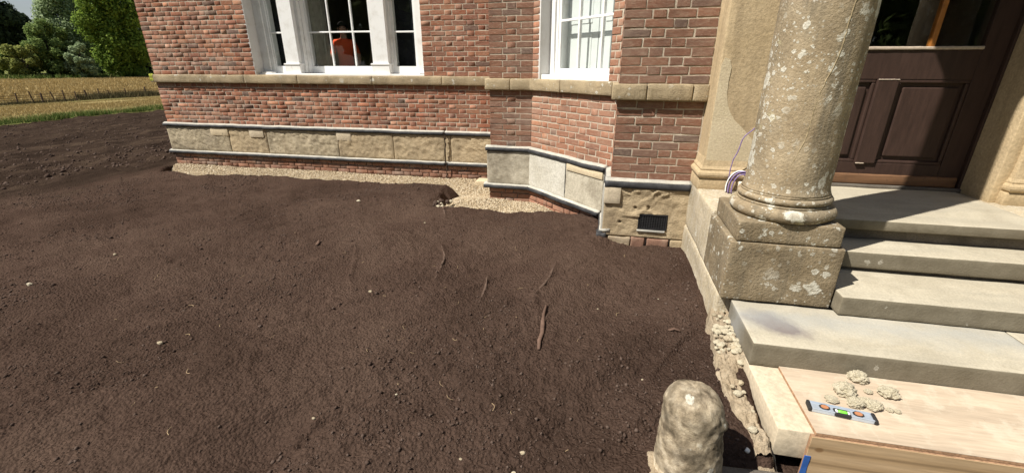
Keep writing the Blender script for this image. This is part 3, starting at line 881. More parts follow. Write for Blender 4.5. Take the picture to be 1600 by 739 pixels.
solo('grass_verge', blades(x, y, rng.uniform(0.06, 0.24, len(x)) * (1 + 0.5 * vn2(x * .7, y * .7, 78)), rng.uniform(0.012, 0.03, len(x))), 'grass_green', label='strip of rough green grass along the far edge of the dark soil', cat='grass', kind='stuff')
n = 30000
x = rng.uniform(-72, -29, n); y = 12 + (-x - 28) * 0.45 + rng.uniform(0, 1, n) * (14 + (-x - 28) * 0.5)
solo('dry_grass', blades(x, y, rng.uniform(0.05, 0.16, n), rng.uniform(0.02, 0.06, n)), 'grass_dry', label='mown dry straw-coloured grass between soil and estate fence', cat='grass', kind='stuff')
n = 46000
x = rng.uniform(-152, -75, n); y = rng.uniform(0, 1, n); y = -x * (0.50 + 0.42 * y)
solo('meadow_grass', blades(x, y, rng.uniform(0.15, 0.55, n), rng.uniform(0.06, 0.18, n)), 'grass_dry', label='tall golden hay meadow beyond the estate fence', cat='meadow', kind='stuff')
n = 9000
y = np.concatenate([rng.uniform(34, 80, 5000), rng.uniform(51, 62, 2600), rng.uniform(56, 72, 1400)]); x = -73.2 + rng.normal(0, 0.7, n) - 0.6
hh = np.concatenate([rng.uniform(0.15, 0.5, 5000), rng.uniform(0.4, 1.15, 2600), rng.uniform(0.3, 0.9, 1400)])
solo('fence_scrub', blades(x, y, hh, rng.uniform(0.03, 0.08, n), 0.25), 'scrub', label='brown weeds and brambles grown up along the estate fence', cat='weeds', kind='stuff')
n = 5000
x = -145 - rng.uniform(0, 14, n); y = rng.uniform(88, 150, n)
solo('nettle_bank', blades(x, y, rng.uniform(0.5, 1.5, n), rng.uniform(0.12, 0.3, n)), 'grass_green', label='band of green weeds at the foot of the park trees', cat='weeds', kind='stuff')

# estate fence
fence = thing('estate_fence', 'low rusty iron estate fence crossing the meadow', 'fence', (-73.6, 50, zx(-73.6)))
fy_ = [30, 34, 38.5, 41.6, 43.6, 45.3, 46.3, 47.7, 48.9, 50.3, 51.8, 53.4, 55.0, 57.3, 60.4, 63.6, 66.5, 70, 74]
for q, yy in enumerate(fy_):
    lean = (-0.10, 0.05, -0.16, 0.02, 0.08)[q % 5]
    zb = zx(-73.6)
    w = 0.075 if q % 4 == 2 else 0.05
    V, F = cbox((-73.6 - w, yy - w, zb - 0.2), (-73.6 + w, yy + w, zb + 1.30 + 0.12 * (q % 3)), 0.01)
    V[:, 1] += (V[:, 2] - zb) * lean
    part('post', (V, F), 'rust', fence)
for hz in (0.28, 0.55, 0.82, 1.08):
    pts = [(-73.6, yy, zx(-73.6) + hz + 0.03 * math.sin(yy * 1.7 + hz * 9)) for yy in np.linspace(28, 76, 60)]
    part('rail', tube(pts, 0.026, 5), 'rust', fence)

# ------------------------------------------------------------------ trees
def leafmat(name, dark, mid, lite):
    return island_mat(name, [(0.0, dark), (0.45, mid), (0.85, lite), (1.0, tuple(min(1, c * 1.3) for c in lite))], 0.75, 0.42)
M['leaf_bright'] = leafmat('bright_leaves', *[tuple(c * f for c, f in zip(q, (0.98, 0.90, 1.15))) for q in ((0.083, 0.148, 0.022), (0.162, 0.273, 0.035), (0.251, 0.370, 0.052))])
M['leaf_willow'] = leafmat('willow_leaves', (0.154, 0.205, 0.109), (0.261, 0.334, 0.179), (0.398, 0.479, 0.271))
M['leaf_mid'] = leafmat('bush_leaves', (0.081, 0.130, 0.037), (0.158, 0.222, 0.065), (0.245, 0.314, 0.098))
M['leaf_olive'] = leafmat('olive_leaves', (0.122, 0.146, 0.038), (0.232, 0.256, 0.068), (0.353, 0.365, 0.109))
M['leaf_dark'] = leafmat('dark_leaves', (0.026, 0.039, 0.021), (0.049, 0.070, 0.034), (0.083, 0.109, 0.053))
M['bark'] = plain('bark', (0.075, 0.06, 0.045), 0.95, 0.1, 0.4, 3, 0, 0.6)

def tree(name, label, cat, base, h, rx, mat, n=16000, leaf=0.34, clumps=60, low=0.12, seed=0, group=None, droop=0.0, ry=None):
    g = np.random.default_rng(seed + 100)
    base = np.array([base[0], base[1], zx(base[0]) if len(base) < 3 else base[2]], float)
    t = thing(name, label, cat, base, group)
    ry = ry or rx
    cz = h * (low + (1 - low) / 2); rz = h * (1 - low) / 2
    # clump centres fill an uneven egg
    C = []
    while len(C) < clumps:
        p = g.uniform(-1, 1, 3); q = np.linalg.norm(p)
        if q > 1 or q < 0.35: continue
        wid = 1.0 - 0.35 * max(0, p[2]) - 0.12 * max(0, -p[2])
        wob = 0.80 + 0.26 * math.sin(3.1 * math.atan2(p[1], p[0]) + seed) * math.cos(2.3 * p[2] + seed)
        C.append((p[0] * rx * wid * wob, p[1] * ry * wid * wob, cz + p[2] * rz))
    C = np.array(C)
    cr = g.uniform(0.13, 0.27, clumps) * (rx + rz) / 2
    # trunk with limbs reaching into the clumps
    items = []
    tr = h * 0.018 + 0.06
    pts = [(0, 0, -0.3), (0.02 * h * math.sin(seed), 0.01 * h, h * low * 0.8), (0.03 * h * math.sin(seed * 2), 0, h * 0.5), (0, 0.02 * h, h * 0.82)]
    items.append(tube(pts, [tr * 1.35, tr, tr * 0.6, tr * 0.15], 8))
    for k in range(0, clumps, max(1, clumps // 14)):
        c = C[k]; z0 = min(max(h * low * 0.6, c[2] * 0.55), h * 0.6)
        s = np.array([0, 0, z0])
        items.append(tube([s, (s + c) / 2 + np.array([0, 0, 0.04 * h]), c], [tr * 0.5, tr * 0.3, tr * 0.08], 5))
    TV, TF = join(*items)
    part('trunk', (TV + base, TF), 'bark', t)
    w = cr ** 2 / (cr ** 2).sum()
    ci = g.choice(clumps, n, p=w)
    d = g.normal(0, 1, (n, 3)); d /= np.linalg.norm(d, axis=1, keepdims=True)
    rad = g.uniform(0.35, 1.0, n) ** 0.55
    rad = rad * (1 + 0.25 * g.normal(0, 0.5, n))
    P = C[ci] + d * (rad * cr[ci])[:, None]
    if droop: P[:, 2] -= droop * np.hypot(P[:, 0], P[:, 1]) * g.uniform(0, 1, n)
    P[:, 2] = np.maximum(P[:, 2], 0.1 * g.uniform(0, 1, n) + leaf * 0.4)
    nn = d + np.array([0, 0, 0.35]) + g.normal(0, 0.65, (n, 3)); nn /= np.linalg.norm(nn, axis=1, keepdims=True)
    a = np.cross(nn, g.normal(0, 1, (n, 3))); a /= np.linalg.norm(a, axis=1, keepdims=True)
    b = np.cross(nn, a)
    s1 = leaf * g.uniform(0.6, 1.35, n)[:, None]; s2 = leaf * g.uniform(0.35, 0.8, n)[:, None]
    fold = nn * leaf * 0.22
    V = np.stack([P - a * s1, P - b * s2 + fold, P + a * s1, P + b * s2 + fold], 1).reshape(-1, 3) + base
    part('crown', (V, np.arange(4 * n).reshape(n, 4)), mat, t)
    return t

def at_az(u, dist):   # a compass bearing in the park and a distance
    a = math.atan((u - 800) / 728.0) - R(YAW)
    return (dist * math.sin(a), dist * math.cos(a))
tree('broadleaf_tree', 'tall bright green broadleaf tree beside the house corner', 'tree', at_az(196, 188), 31, 8.2, 'leaf_bright', 30000, 0.42, 95, 0.0, 3)
tree('willow_tree', 'tall grey-green willow left of the bright green tree', 'tree', at_az(126, 202), 30, 7.6, 'leaf_willow', 30000, 0.38, 90, 0.0, 11, droop=0.12)
tree('alder_tree', 'rounded mid green tree in front of the grey willow', 'tree', at_az(84, 185), 14.5, 6.6, 'leaf_mid', 17000, 0.34, 55, 0.0, 5)
tree('willow_bush', 'pale grey-green willow bush at the foot of the bright green tree', 'bush', at_az(127, 180), 9.0, 4.2, 'leaf_willow', 8000, 0.28, 30, 0.0, 8)
tree('hawthorn_bush', 'yellowish olive bush at the left edge of the meadow', 'bush', at_az(38, 182), 8.6, 5.6, 'leaf_olive', 11000, 0.30, 36, 0.0, 14)
tree('elder_bush', 'dark bush at the extreme left edge behind the olive bush', 'bush', at_az(-4, 190), 8.5, 5.0, 'leaf_mid', 8000, 0.32, 30, 0.0, 17)
tree('dark_tree', 'very dark tall tree at the extreme left edge', 'tree', at_az(-6, 250), 31, 10, 'leaf_dark', 26000, 0.62, 70, 0.0, 21)
tree('dark_tree', 'dark dense tree showing under the sky left of the willow', 'tree', at_az(56, 262), 21.5, 9.5, 'leaf_dark', 22000, 0.62, 60, 0.0, 22)
tree('dark_tree', 'dark tree mostly hidden behind the grey willow', 'tree', at_az(150, 255), 22, 11, 'leaf_dark', 20000, 0.62, 60, 0.0, 23)
tree('dark_tree', 'dark tree mostly hidden behind the bright green tree', 'tree', at_az(232, 250), 33, 12, 'leaf_dark', 20000, 0.62, 60, 0.0, 24)
tree('dark_tree', 'dark tree rising beyond the left picture edge', 'tree', at_az(-45, 245), 36, 13, 'leaf_dark', 14000, 0.7, 60, 0.0, 25)
# trees on the lawn behind the viewer, seen mirrored in the door and window glass
for k, (tx, ty, th, tw) in enumerate([(-70, -44, 27, 16), (-40, -70, 28, 16), (-84, -60, 28, 16), (22, -74, 27, 16), (52, -66, 28, 16), (84, -56, 27, 16)]):
    tree('wood_tree', ['tree of the wood opposite, behind the left window mirror image', 'tree of the wood opposite, between two lawn trees', 'farthest left tree of the wood opposite', 'tree of the wood behind the round lawn tree', 'tree of the wood behind the door mirror image', 'farthest right tree of the wood opposite'][k],
         'tree', (tx, ty, -1.7), th, tw, 'leaf_mid', 7000, 1.0, 45, 0.0, 60 + k)
for k, (tx, ty, th, tw) in enumerate([(-50, -50, 24, 15), (-26, -64, 24, 14), (6, -62, 20, 13), (36, -56, 24, 15), (66, -46, 24, 15)]):
    tree('lawn_tree', ['big tree mirrored dimly in the tripartite window', 'tall tree of the lawn opposite the house front', 'round tree of the lawn opposite the porch', 'large tree mirrored in the middle pane of the door', 'large tree mirrored in the right pane of the door'][k],
         'tree', (tx, ty, -1.7), th, tw, 'leaf_mid', 9000, 0.8, 45, 0.06, 40 + k)

# ------------------------------------------------------------------ brick house
house = thing('brick_house', 'red brick country house with sandstone bands, white sash windows and stone porch', 'house', (-3.0, 7.0, -1.9))

# openings in wall coordinates (u0, u1, z0, z1)
WA = (-6.05 - XL, -2.915 - XL, ZST - 0.02, 2.2)
WC = (0.13, 1.345, ZST - 0.02, 2.0)

wall_objs = {}
def wall_panel(key, f, u0, u1, z0, z1, hole=None, d=-0.0048):
    """mortar body of one wall face with its opening, 0.35 thick"""
    quads = []
    if hole:
        a, b, c, e = hole
        rects = [(u0, a, z0, z1), (b, u1, z0, z1), (a, b, z0, c), (a, b, e, z1)]
    else:
        rects = [(u0, u1, z0, z1)]
    items = []
    for (p, q, r_, s_) in rects:
        nu = max(2, int((q - p) / 0.05)); nz = max(2, int((s_ - r_) / 0.036))
        if s_ - r_ < 0.02 or q - p < 0.01: continue
        uu = np.linspace(p, q, nu + 1); zz = np.linspace(r_, s_, nz + 1)
        UU, ZZ = np.meshgrid(uu, zz)
        L = np.stack([UU.ravel(), np.full(UU.size, d), ZZ.ravel()], 1)
        W = f.V(L)
        W = W + f.n * (fbm3(W * 22, 5, 3) * 0.0014)[:, None]
        n_ = nu + 1
        F_ = [(i * n_ + j, i * n_ + j + 1, (i + 1) * n_ + j + 1, (i + 1) * n_ + j) for i in range(nz) for j in range(nu)]
        items.append((W, F_))
    # reveals of the opening
    if hole:
        a, b, c, e = hole
        for (p0, p1) in (((a, c), (a, e)), ((a, e), (b, e)), ((b, e), (b, c))):
            L = [(p0[0], d, p0[1]), (p1[0], d, p1[1]), (p1[0], -0.34, p1[1]), (p0[0], -0.34, p0[1])]
            items.append((f.V(L), [(0, 1, 2, 3)]))
    wall_objs[key] = part('wall', join(*items), 'mortar', house)
wall_panel('A', FA, 0, XB - XL + 0.3, -2.0, ZTOP, WA)
wall_panel('B', FB, 0, XBC - XB, -2.0, ZTOP)
wall_panel('C', FC, 0, CLEN, -2.0, ZTOP, WC)
wall_panel('D', FD, 0, 1.3, -2.0, ZTOP)
wall_panel('S', FS, 0, 3.0, -2.2, ZTOP)
wall_panel('BR', FBR, 0, YA - YB, -2.0, ZTOP)
wall_panel('DR', FDR, 0, FDR.o[1] - YD, -2.0, ZTOP)

# individual bricks, Flemish bond
def brick_mesh(k, mat):
    g = np.random.default_rng(900 + k)
    us = np.array([-.5, -.5 + .022, .5 - .022, .5]); zs = np.array([-.5, -.5 + .055, .5 - .055, .5])
    V = []; F = []
    for j in range(4):
        for i in range(4):
            ring = i in (0, 3) or j in (0, 3); corner = i in (0, 3) and j in (0, 3)
            dd = (-0.0013 - 0.0014 * g.random() - (0.0025 * g.random() if corner else 0)) if ring else g.normal(0, 0.0011)
            V.append((us[i] + g.normal(0, .012 if ring else .012), dd, zs[j] + g.normal(0, .036 if ring else .025)))
    F = [(j * 4 + i, j * 4 + i + 1, (j + 1) * 4 + i + 1, (j + 1) * 4 + i) for j in range(3) for i in range(3)]
    ringi = [0, 1, 2, 3, 7, 11, 15, 14, 13, 12, 8, 4]
    b0 = len(V)
    for i in ringi:
        V.append((V[i][0], -0.05, V[i][2]))
    for k2 in range(12):
        F.append((ringi[k2], b0 + k2, b0 + (k2 + 1) % 12, ringi[(k2 + 1) % 12]))
    return np.array(V), F
BV = [brick_mesh(k, None) for k in range(14)]
BM = {}
def bmesh_for(k, mat):
    if (k, mat) not in BM:
        me = raw_mesh('brick', BV[k][0] * np.array([1, -1, 1]), [tuple(q) for q in BV[k][1]], mat, True)
        me.polygons.foreach_set('use_smooth', np.zeros(len(me.polygons), bool))
        BM[(k, mat)] = me
    return BM[(k, mat)]

def bond(f, u0, u1, z0, z1, d, key, mat, out, phase=0, hole=None, quoin=True):
    nc = max(1, int(round((z1 - z0) / COURSE))); ch = (z1 - z0) / nc
    J = 0.0120
    for c in range(nc):
        zc = z0 + (c + 0.5) * ch
        spans = [(u0, u1)]
        if hole and hole[2] - 0.02 < zc < hole[3]:
            spans = [(u0, hole[0]), (hole[1], u1)]
        for (a, b) in spans:
            if b - a < 0.03: continue
            # global pattern so that perpends line up on alternate courses
            per = 0.222 + 0.106 + 2 * J
            off = ((c + phase) % 2) * per / 2
            u = a - ((a - u0 + off) % per)
            k = 0
            cells = []
            while u < b:
                L = 0.222 if k % 2 == 0 else 0.106
                s, e = max(u, a), min(u + L, b)
                if e - s > 0.012: cells.append([s, e])
                u += L + J; k += 1
            if len(cells) > 1 and cells[0][1] - cells[0][0] < 0.05: cells[1][0] = cells[0][0]; cells.pop(0)
            if len(cells) > 1 and cells[-1][1] - cells[-1][0] < 0.05: cells[-2][1] = cells[-1][1]; cells.pop()
            for s, e in cells:
                s2 = s + random.uniform(-.002, .003) * (s > a + .001); e2 = e + random.uniform(-.003, .002) * (e < b - .001)
                out.append((f, (s2 + e2) / 2, d + max(-0.0012, random.gauss(0, 0.0012)), zc + random.uniform(-.002, .002), e2 - s2, ch - J + random.uniform(-.004, .003), key, mat, random.randrange(14), random.choice((1, -1)), random.gauss(0, 0.006)))

bricks = []
bond(FA, 0, XB - XL + 0.1, ZF + 0.004, ZSB, 0.0, 'A', 'brick', bricks)
bond(FA, 0, XB - XL + 0.1, ZST, 1.9, 0.0, 'A', 'brick', bricks, 1, WA)
bond(FA, 0, XB - XL + 0.1, -1.93, ZG - 0.055, 0.02, 'A', 'brick_dull', bricks)
bond(FB, 0, XBC - XB, ZF + 0.004, ZSB, 0.0, 'B', 'brick_dull', bricks)
bond(FB, 0, XBC - XB, ZST, 1.6, 0.0, 'B', 'brick_dull', bricks, 1)
bond(FB, -0.02, XBC - XB, -1.93, ZG - 0.055, 0.02, 'B', 'brick_pink', bricks)
bond(FC, 0.004, CLEN, ZF + 0.004, ZSB, 0.0, 'C', 'brick_pink', bricks)
bond(FC, 0.004, CLEN, ZST, 1.6, 0.0, 'C', 'brick_pink', bricks, 1, WC)
bond(FC, 0.004, CLEN - 0.1, -1.93, ZG - 0.055, 0.02, 'C', 'brick_pink', bricks)
bond(FD, 0, XD1 - XD0, ZF + 0.004, ZSB, 0.0, 'D', 'brick_dull', bricks)
bond(FD, 0, XD1 - XD0 + 0.01, ZST, 1.5, 0.0, 'D', 'brick_dull', bricks, 1)
bond(FDR, 0, FDR.o[1] - YD - 0.004, ZF + 0.004, ZSB, 0.0, 'DR', 'brick_pink', bricks)
bond(FDR, 0, FDR.o[1] - YD - 0.004, ZST, 1.4, 0.0, 'DR', 'brick_pink', bricks, 1)
bond(FBR, 0, YA - YB - 0.004, ZF + 0.004, ZSB, 0.0, 'BR', 'brick_dull', bricks)
bond(FBR, 0, YA - YB - 0.004, ZST, 1.4, 0.0, 'BR', 'brick_dull', bricks, 1)
bond(FS, 0, 3.0 - 0.004, ZF + 0.004, ZSB, 0.0, 'S', 'brick', bricks)
bond(FS, 0, 3.0 - 0.004, ZST, 1.8, 0.0, 'S', 'brick', bricks, 1)

# how large each brick shows from the viewpoint
cm = cam.rotation_euler.to_matrix()
def screen(p):
    q = cm.transposed() @ Vector(p)
    return (800 + FPX * q.x / -q.z, 369.5 - FPX * q.y / -q.z) if q.z < -0.05 else (-9e3, -9e3)
def shown(b):
    f, u, d, z, L, H = b[:6]
    P = [screen(f.p(uu, d, zz)) for uu, zz in ((u - L / 2, z - H / 2), (u + L / 2, z - H / 2), (u + L / 2, z + H / 2), (u - L / 2, z + H / 2))]
    ar = 0
    for i in range(4):
        x0, y0 = P[i]; x1, y1 = P[(i + 1) % 4]; ar += x0 * y1 - x1 * y0
    cx_, cy_ = sum(p[0] for p in P) / 4, sum(p[1] for p in P) / 4
    if b[6] in ('S', 'BR', 'DR') or not (-5 < cx_ < 1605 and -6 < cy_ < 745): return 0
    if b[6] == 'D' and u > 0.76: return 0
    if b[6] == 'A' and u > XB - XL - 0.05: return 0
    return abs(ar) / 2
order = sorted(range(len(bricks)), key=lambda i: -shown(bricks[i]))
single = set(order[:300])
hr = root_loc(house)
for i in single:
    f, u, d, z, L, H, key, mat, k, fl, rot = bricks[i]
    o = bpy.data.objects.new('brick', bmesh_for(k, mat)); COL.objects.link(o)
    o.parent = wall_objs[key]
    p = f.p(u, d, z) - hr
    # local x along the wall, local -y outward
    ang = math.atan2(f.u[1], f.u[0])
    o.matrix_local = Matrix.Translation(Vector(p)) @ Matrix.Rotation(ang, 4, 'Z') @ Matrix.Rotation(rot, 4, 'Y') @ Matrix.Diagonal((L, 1, H, 1))
rest = {}
for i, b in enumerate(bricks):
    if i in single: continue
    f, u, d, z, L, H, key, mat, k, fl, rot = b
    V0 = BV[k][0]
    L_ = np.stack([u + V0[:, 0] * L, d + V0[:, 1], z + V0[:, 2] * H + V0[:, 0] * L * rot], 1)
    W = f.V(L_)
    F_ = [tuple(q) for q in BV[k][1]]
    if np.cross(f.u, f.n)[2] > 0: F_ = [tuple(reversed(q)) for q in F_]
    rest.setdefault((key, mat), []).append((W, F_))
nv = 0; Vs = []; Fs = []; Mi = []
slots = sorted({k[1] for k in rest})
for (key, mat), its in rest.items():
    for W, F_ in its:
        Vs.append(W); Fs.append(np.array(F_) + nv); nv += len(W); Mi += [slots.index(mat)] * len(F_)
bw = part('brickwork', (np.concatenate(Vs), np.concatenate(Fs)), slots[0], house, kind='stuff')
for mt in slots[1:]: bw.data.materials.append(M[mt])
bw.data.polygons.foreach_set('material_index', np.array(Mi, np.int32))

# string course: separate stones
def string(f, joints, ends=(0, 0), mat='string_stone', proud=0.052):
    for q, (a, b) in enumerate(zip(joints[:-1], joints[1:])):
        part('string_course_stone', wbox(f, (a + (0.0025 if q else 0), -0.10, ZSB), (b - 0.0025, proud + random.uniform(-.004, .004), ZST + random.uniform(-.004, .004)), 0.035, 0.010, 0.006, 9, 300 + q + int(abs(f.o[0]) * 10), 4, 0.006), mat, house, True)
string(FA, [v - XL for v in (XL - 0.055, -6.26, -5.207, -3.815, -2.60, -1.62)])
string(FB, [-0.055, 0.28, XBC - XB + 0.02])
string(FC, [0.0, 0.62, CLEN - 0.03], proud=0.05)
string(FD, [-0.055, 0.245, 0.63, XD1 - XD0 + 0.02], proud=0.06)
# lime-green moss on the corner stone
part('moss', wbox(FA, (-0.058, 0.02, ZSB + 0.02), (0.02, 0.058, ZST + 0.006), 0.012, 0.01, 0.01, 40, 5), plain('moss', (0.34, 0.36, 0.06), 0.9, 0.1, 0.5, 30), house, True)
part('string_course_stone', wbox(FDR, (0, -0.05, ZSB), (FDR.o[1] - YD - 0.06, 0.05, ZST), 0.05, 0.01, 0.005, 9, 77), 'string_stone', house, True)
part('string_course_stone', wbox(FS, (0, -0.05, ZSB), (2.9, 0.05, ZST), 0.05, 0.01, 0.005, 9, 78), 'string_stone', house, True)

# plinth stones
def plinth(f, joints, z0, z1, mats, d=0.025, rough=0.021, cell=0.018):
    for q, (a, b) in enumerate(zip(joints[:-1], joints[1:])):
        part('plinth_stone', wbox(f, (a + (0.003 if q else 0), -0.05, z0), (b - 0.003, d + random.uniform(-.004, .004), z1), cell, 0.006, 0.003, 9, 400 + q * 7 + int(abs(f.o[0] * 13)), 4, rough), mats[q % len(mats)], house, True)
ZP0, ZP1 = ZG + 0.004, ZF - 0.062
plinth(FA, [v - XL for v in (XL - 0.03, -6.865, -6.05, -4.61, -3.55, -2.61, -2.51, -1.6)], ZP0, ZP1, ['sandstone_grey', 'sandstone', 'sandstone_grey', 'sandstone', 'sandstone', 'sandstone', 'sandstone'])
for (a, b, z0, z1, mt) in [(-7.24, -6.86, -1.205, -1.063, 'new_stone'), (-6.40, -6.10, -1.21, -1.063, 'new_block'), (-4.62, -4.34, -1.21, -1.063, 'new_block')]:
    part('patch_stone', wbox(FA, (a - XL, 0.0, z0), (b - XL, 0.040, z1), 0.1, 0.004, 0.001, 9, 3), mt, house, True, label='neat new stone patch let into the old plinth')
plinth(FB, [-0.045, XBC - XB + 0.012], ZP0, ZP1, ['plaster_grey'], 0.035, 0.006)
plinth(FC, [0.012, 0.775, CLEN - 0.06], ZP0, ZP1, ['plaster_blue', 'plaster_grey'], 0.035, 0.003)
part('patch_stone', wbox(FC, (0.80, 0.0, ZP1 - 0.085), (CLEN - 0.07, 0.045, ZP1 - 0.002), 0.1, 0.004, 0.0012, 9, 4), 'new_stone', house, True)
part('crack', wbox(FC, (0.775, 0.0, ZP0 + 0.06), (0.783, 0.0385, ZP1 - 0.01), 0.02, 0.002, 0.004, 30, 4), 'bitumen', house)
# porch wall plinth: one rough stone with a vent opening
VU0, VU1, VZ0, VZ1 = 0.385 - XD0, 0.655 - XD0, -1.482, -1.325
DZ0 = -1.565
def plinth_D():
    its = []
    us = [-0.045, VU0, VU1, XD1 - XD0 + 0.01]
    V, F = grid_box((-0.045, -0.05, DZ0), (XD1 - XD0 + 0.01, 0.045, ZP1), np.linspace(0, 1, 66), [0, 1], np.linspace(0, 1, 44))
    c = np.array([V[list(q)].mean(0) for q in F])
    keep = ~((c[:, 1] > 0.04) & (c[:, 0] > VU0) & (c[:, 0] < VU1) & (c[:, 2] > VZ0) & (c[:, 2] < VZ1))
    F = [q for q, k in zip(F, keep) if k]
    m = V[:, 1] > 0.04
    x, z = V[:, 0], V[:, 2]
    Q = np.stack([x, 0 * x, z], 1)
    e = np.minimum(np.minimum(x + 0.045, XD1 - XD0 + 0.01 - x), np.minimum(z - DZ0, ZP1 - z)); e = np.clip(e / 0.03, 0, 1)
    # delaminated, curved shelves
    w = z * 9 + 1.6 * np.sin(x * 5.0 + 0.6) + 1.3 * fbm3(Q * 6, 3, 4)
    shelf = (w - np.floor(w)) * 0.042 * np.clip(0.5 + fbm3(Q * 3.2, 8, 3) * 1.8, 0, 1.4) * (z > -1.36)
    rel = shelf + 0.012 * fbm3(Q * 16, 4, 5, .6)
    V[:, 1] += np.where(m, e * rel, 0)
    for hx, hz in ((0.345 - XD0, -1.27), (0.47 - XD0, -1.26), (0.21 - XD0, -1.42)):
        V[:, 1] -= np.where(m & (np.abs(x - hx) < 0.013) & (np.abs(z - hz) < 0.013), 0.03, 0)
    W = FD.V(V)
    return W, [tuple(reversed(q)) for q in F] if np.cross(FD.u, FD.n)[2] < 0 else F
part('plinth_stone', plinth_D(), 'sandstone', house, True, label='rough delaminating plinth stone with the air vent')
part('patch_stone', wbox(FD, (-0.05, 0.0, -1.232), (0.105, 0.066, ZP1 - 0.004), 0.05, 0.004, 0.0015, 9, 6), 'new_block', house, True, label='smooth square stone patch at the corner of the plinth')
# vent: frame, bars, dark box behind
vent = part('vent_grille', join(wbox(FD, (VU0, 0.02, VZ0), (VU1, 0.05, VZ0 + 0.012), 9, 0.002), wbox(FD, (VU0, 0.02, VZ1 - 0.012), (VU1, 0.05, VZ1), 9, 0.002),
                                wbox(FD, (VU0, 0.02, VZ0), (VU0 + 0.012, 0.0495, VZ1), 9, 0.002), wbox(FD, (VU1 - 0.012, 0.02, VZ0), (VU1, 0.0495, VZ1), 9, 0.002)), 'iron', house, label='black cast iron air vent grille')
for k in range(11):
    uu = VU0 + 0.012 + (VU1 - VU0 - 0.024) * (k + 0.5) / 11
    part('bar', wbox(FD, (uu - 0.0045, 0.026, VZ0 + 0.008), (uu + 0.0045, 0.046, VZ1 - 0.008), 9, 0.002), 'iron', vent)
for k in range(8):
    zz = VZ0 + 0.012 + (VZ1 - VZ0 - 0.024) * (k + 0.5) / 8
    part('bar', wbox(FD, (VU0 + 0.008, 0.024, zz - 0.004), (VU1 - 0.008, 0.043, zz + 0.004), 9, 0.002), 'iron', vent)
part('vent_box', wbox(FD, (VU0 + 0.002, -0.045, VZ0 + 0.002), (VU1 - 0.002, 0.012, VZ1 - 0.002), 9, 0.002), 'dark_blind', vent)
part('vent_sill', wbox(FD, (VU0 - 0.005, 0.02, VZ0 - 0.02), (VU1 - 0.01, 0.062, VZ0 - 0.001), 0.03, 0.004, 0.004, 20, 2), 'fillet', house, True)
# footing stones under the porch wall
for a, b, z0, z1, mt in [(0.02, 0.235, -1.63, -1.575, 'rubble'), (0.245, 0.375, -1.66, -1.57, 'brick_dull'), (0.40, 0.60, -1.66, -1.575, 'brick_dull'), (0.62, 0.735, -1.68, -1.575, 'sandstone')]:
    part('footing_stone', wbox(FD, (a, -0.05, z0 - 0.06), (b, 0.045 + random.uniform(0, 0.02), z1), 0.02, 0.008, 0.010, 16, int(a * 100)), mt, house, True)

# bitumen strips with the mortar fillet above
def strip(f, u0, u1, z, seed, proud=0.060, h=0.034, back=0.0):
    n = max(8, int((u1 - u0) / 0.03))
    prof = [(-0.02, z - 0.062), (proud - 0.010, z - 0.024 - h), (proud, z - 0.022 - h * 0.8), (proud, z - 0.020), (proud - 0.012, z - 0.010)]
    prof2 = [(proud - 0.008, z - 0.0135), (proud - 0.022, z - 0.001), (0.006, z + 0.012), (-0.03, z + 0.012), (-0.03, z - 0.03)]
    out = []
    for pr in (prof, prof2):
        V = []; F = []
        for i in range(n + 1):
            u = u0 + (u1 - u0) * i / n
            P = np.array([[u, p[0], p[1]] for p in pr])
            V.append(P)
        V = np.concatenate(V)
        W = f.V(V)
        W = W + f.n * (fbm3(W * np.array([5, 5, 5]), seed, 4) * 0.007)[:, None] + np.array([0, 0, 1]) * (fbm3(W * np.array([4, 4, 1.0]), seed + 3, 4) * 0.009)[:, None]
        k = len(pr)
        for i in range(n):
            for j in range(k):
                j2 = (j + 1) % k
                F.append((i * k + j, i * k + j2, (i + 1) * k + j2, (i + 1) * k + j))
        F.append(tuple(range(k))[::-1]); F.append(tuple(n * k + j for j in range(k)))
        out.append((W, F))
    s = part('bitumen_strip', out[0], 'bitumen', house, True)
    part('mortar_fillet', out[1], 'fillet', s, True)
strip(FA, -0.06, -2.62 - XL, ZF, 1); strip(FA, -2.60 - XL, XB - XL + 0.1, ZF, 2)
strip(FA, -0.07, -2.62 - XL, ZG, 3, 0.07); strip(FA, -2.60 - XL, XB - XL + 0.05, ZG, 4, 0.07)
strip(FB, -0.06, XBC - XB + 0.024, ZF, 5); strip(FC, 0.026, CLEN - 0.05, ZF, 6)
strip(FB, -0.09, XBC - XB + 0.030, ZG, 7, 0.085); strip(FC, 0.032, CLEN - 0.08, ZG, 8, 0.085)
strip(FD, -0.052, XD1 - XD0 - 0.005, ZF, 9, 0.07, 0.05)
strip(FDR, 0.0, FDR.o[1] - YD - 0.005, ZF, 10); strip(FDR, 0.0, FDR.o[1] - YD + 0.05, ZG, 11, 0.085)
# mortar upstand at the corner of the porch wall
part('mortar_upstand', wbox(FDR, (0.02, 0.0, -1.56), (FDR.o[1] - YD + 0.04, 0.062, ZP1), 0.04, 0.01, 0.008, 10, 8), 'fillet', house, True)
part('bitumen_foot', wbox(FDR, (FDR.o[1] - YD - 0.06, 0.0, -1.72), (FDR.o[1] - YD + 0.075, 0.10, -1.545), 0.02, 0.012, 0.014, 18, 12), 'bitumen', house, True)
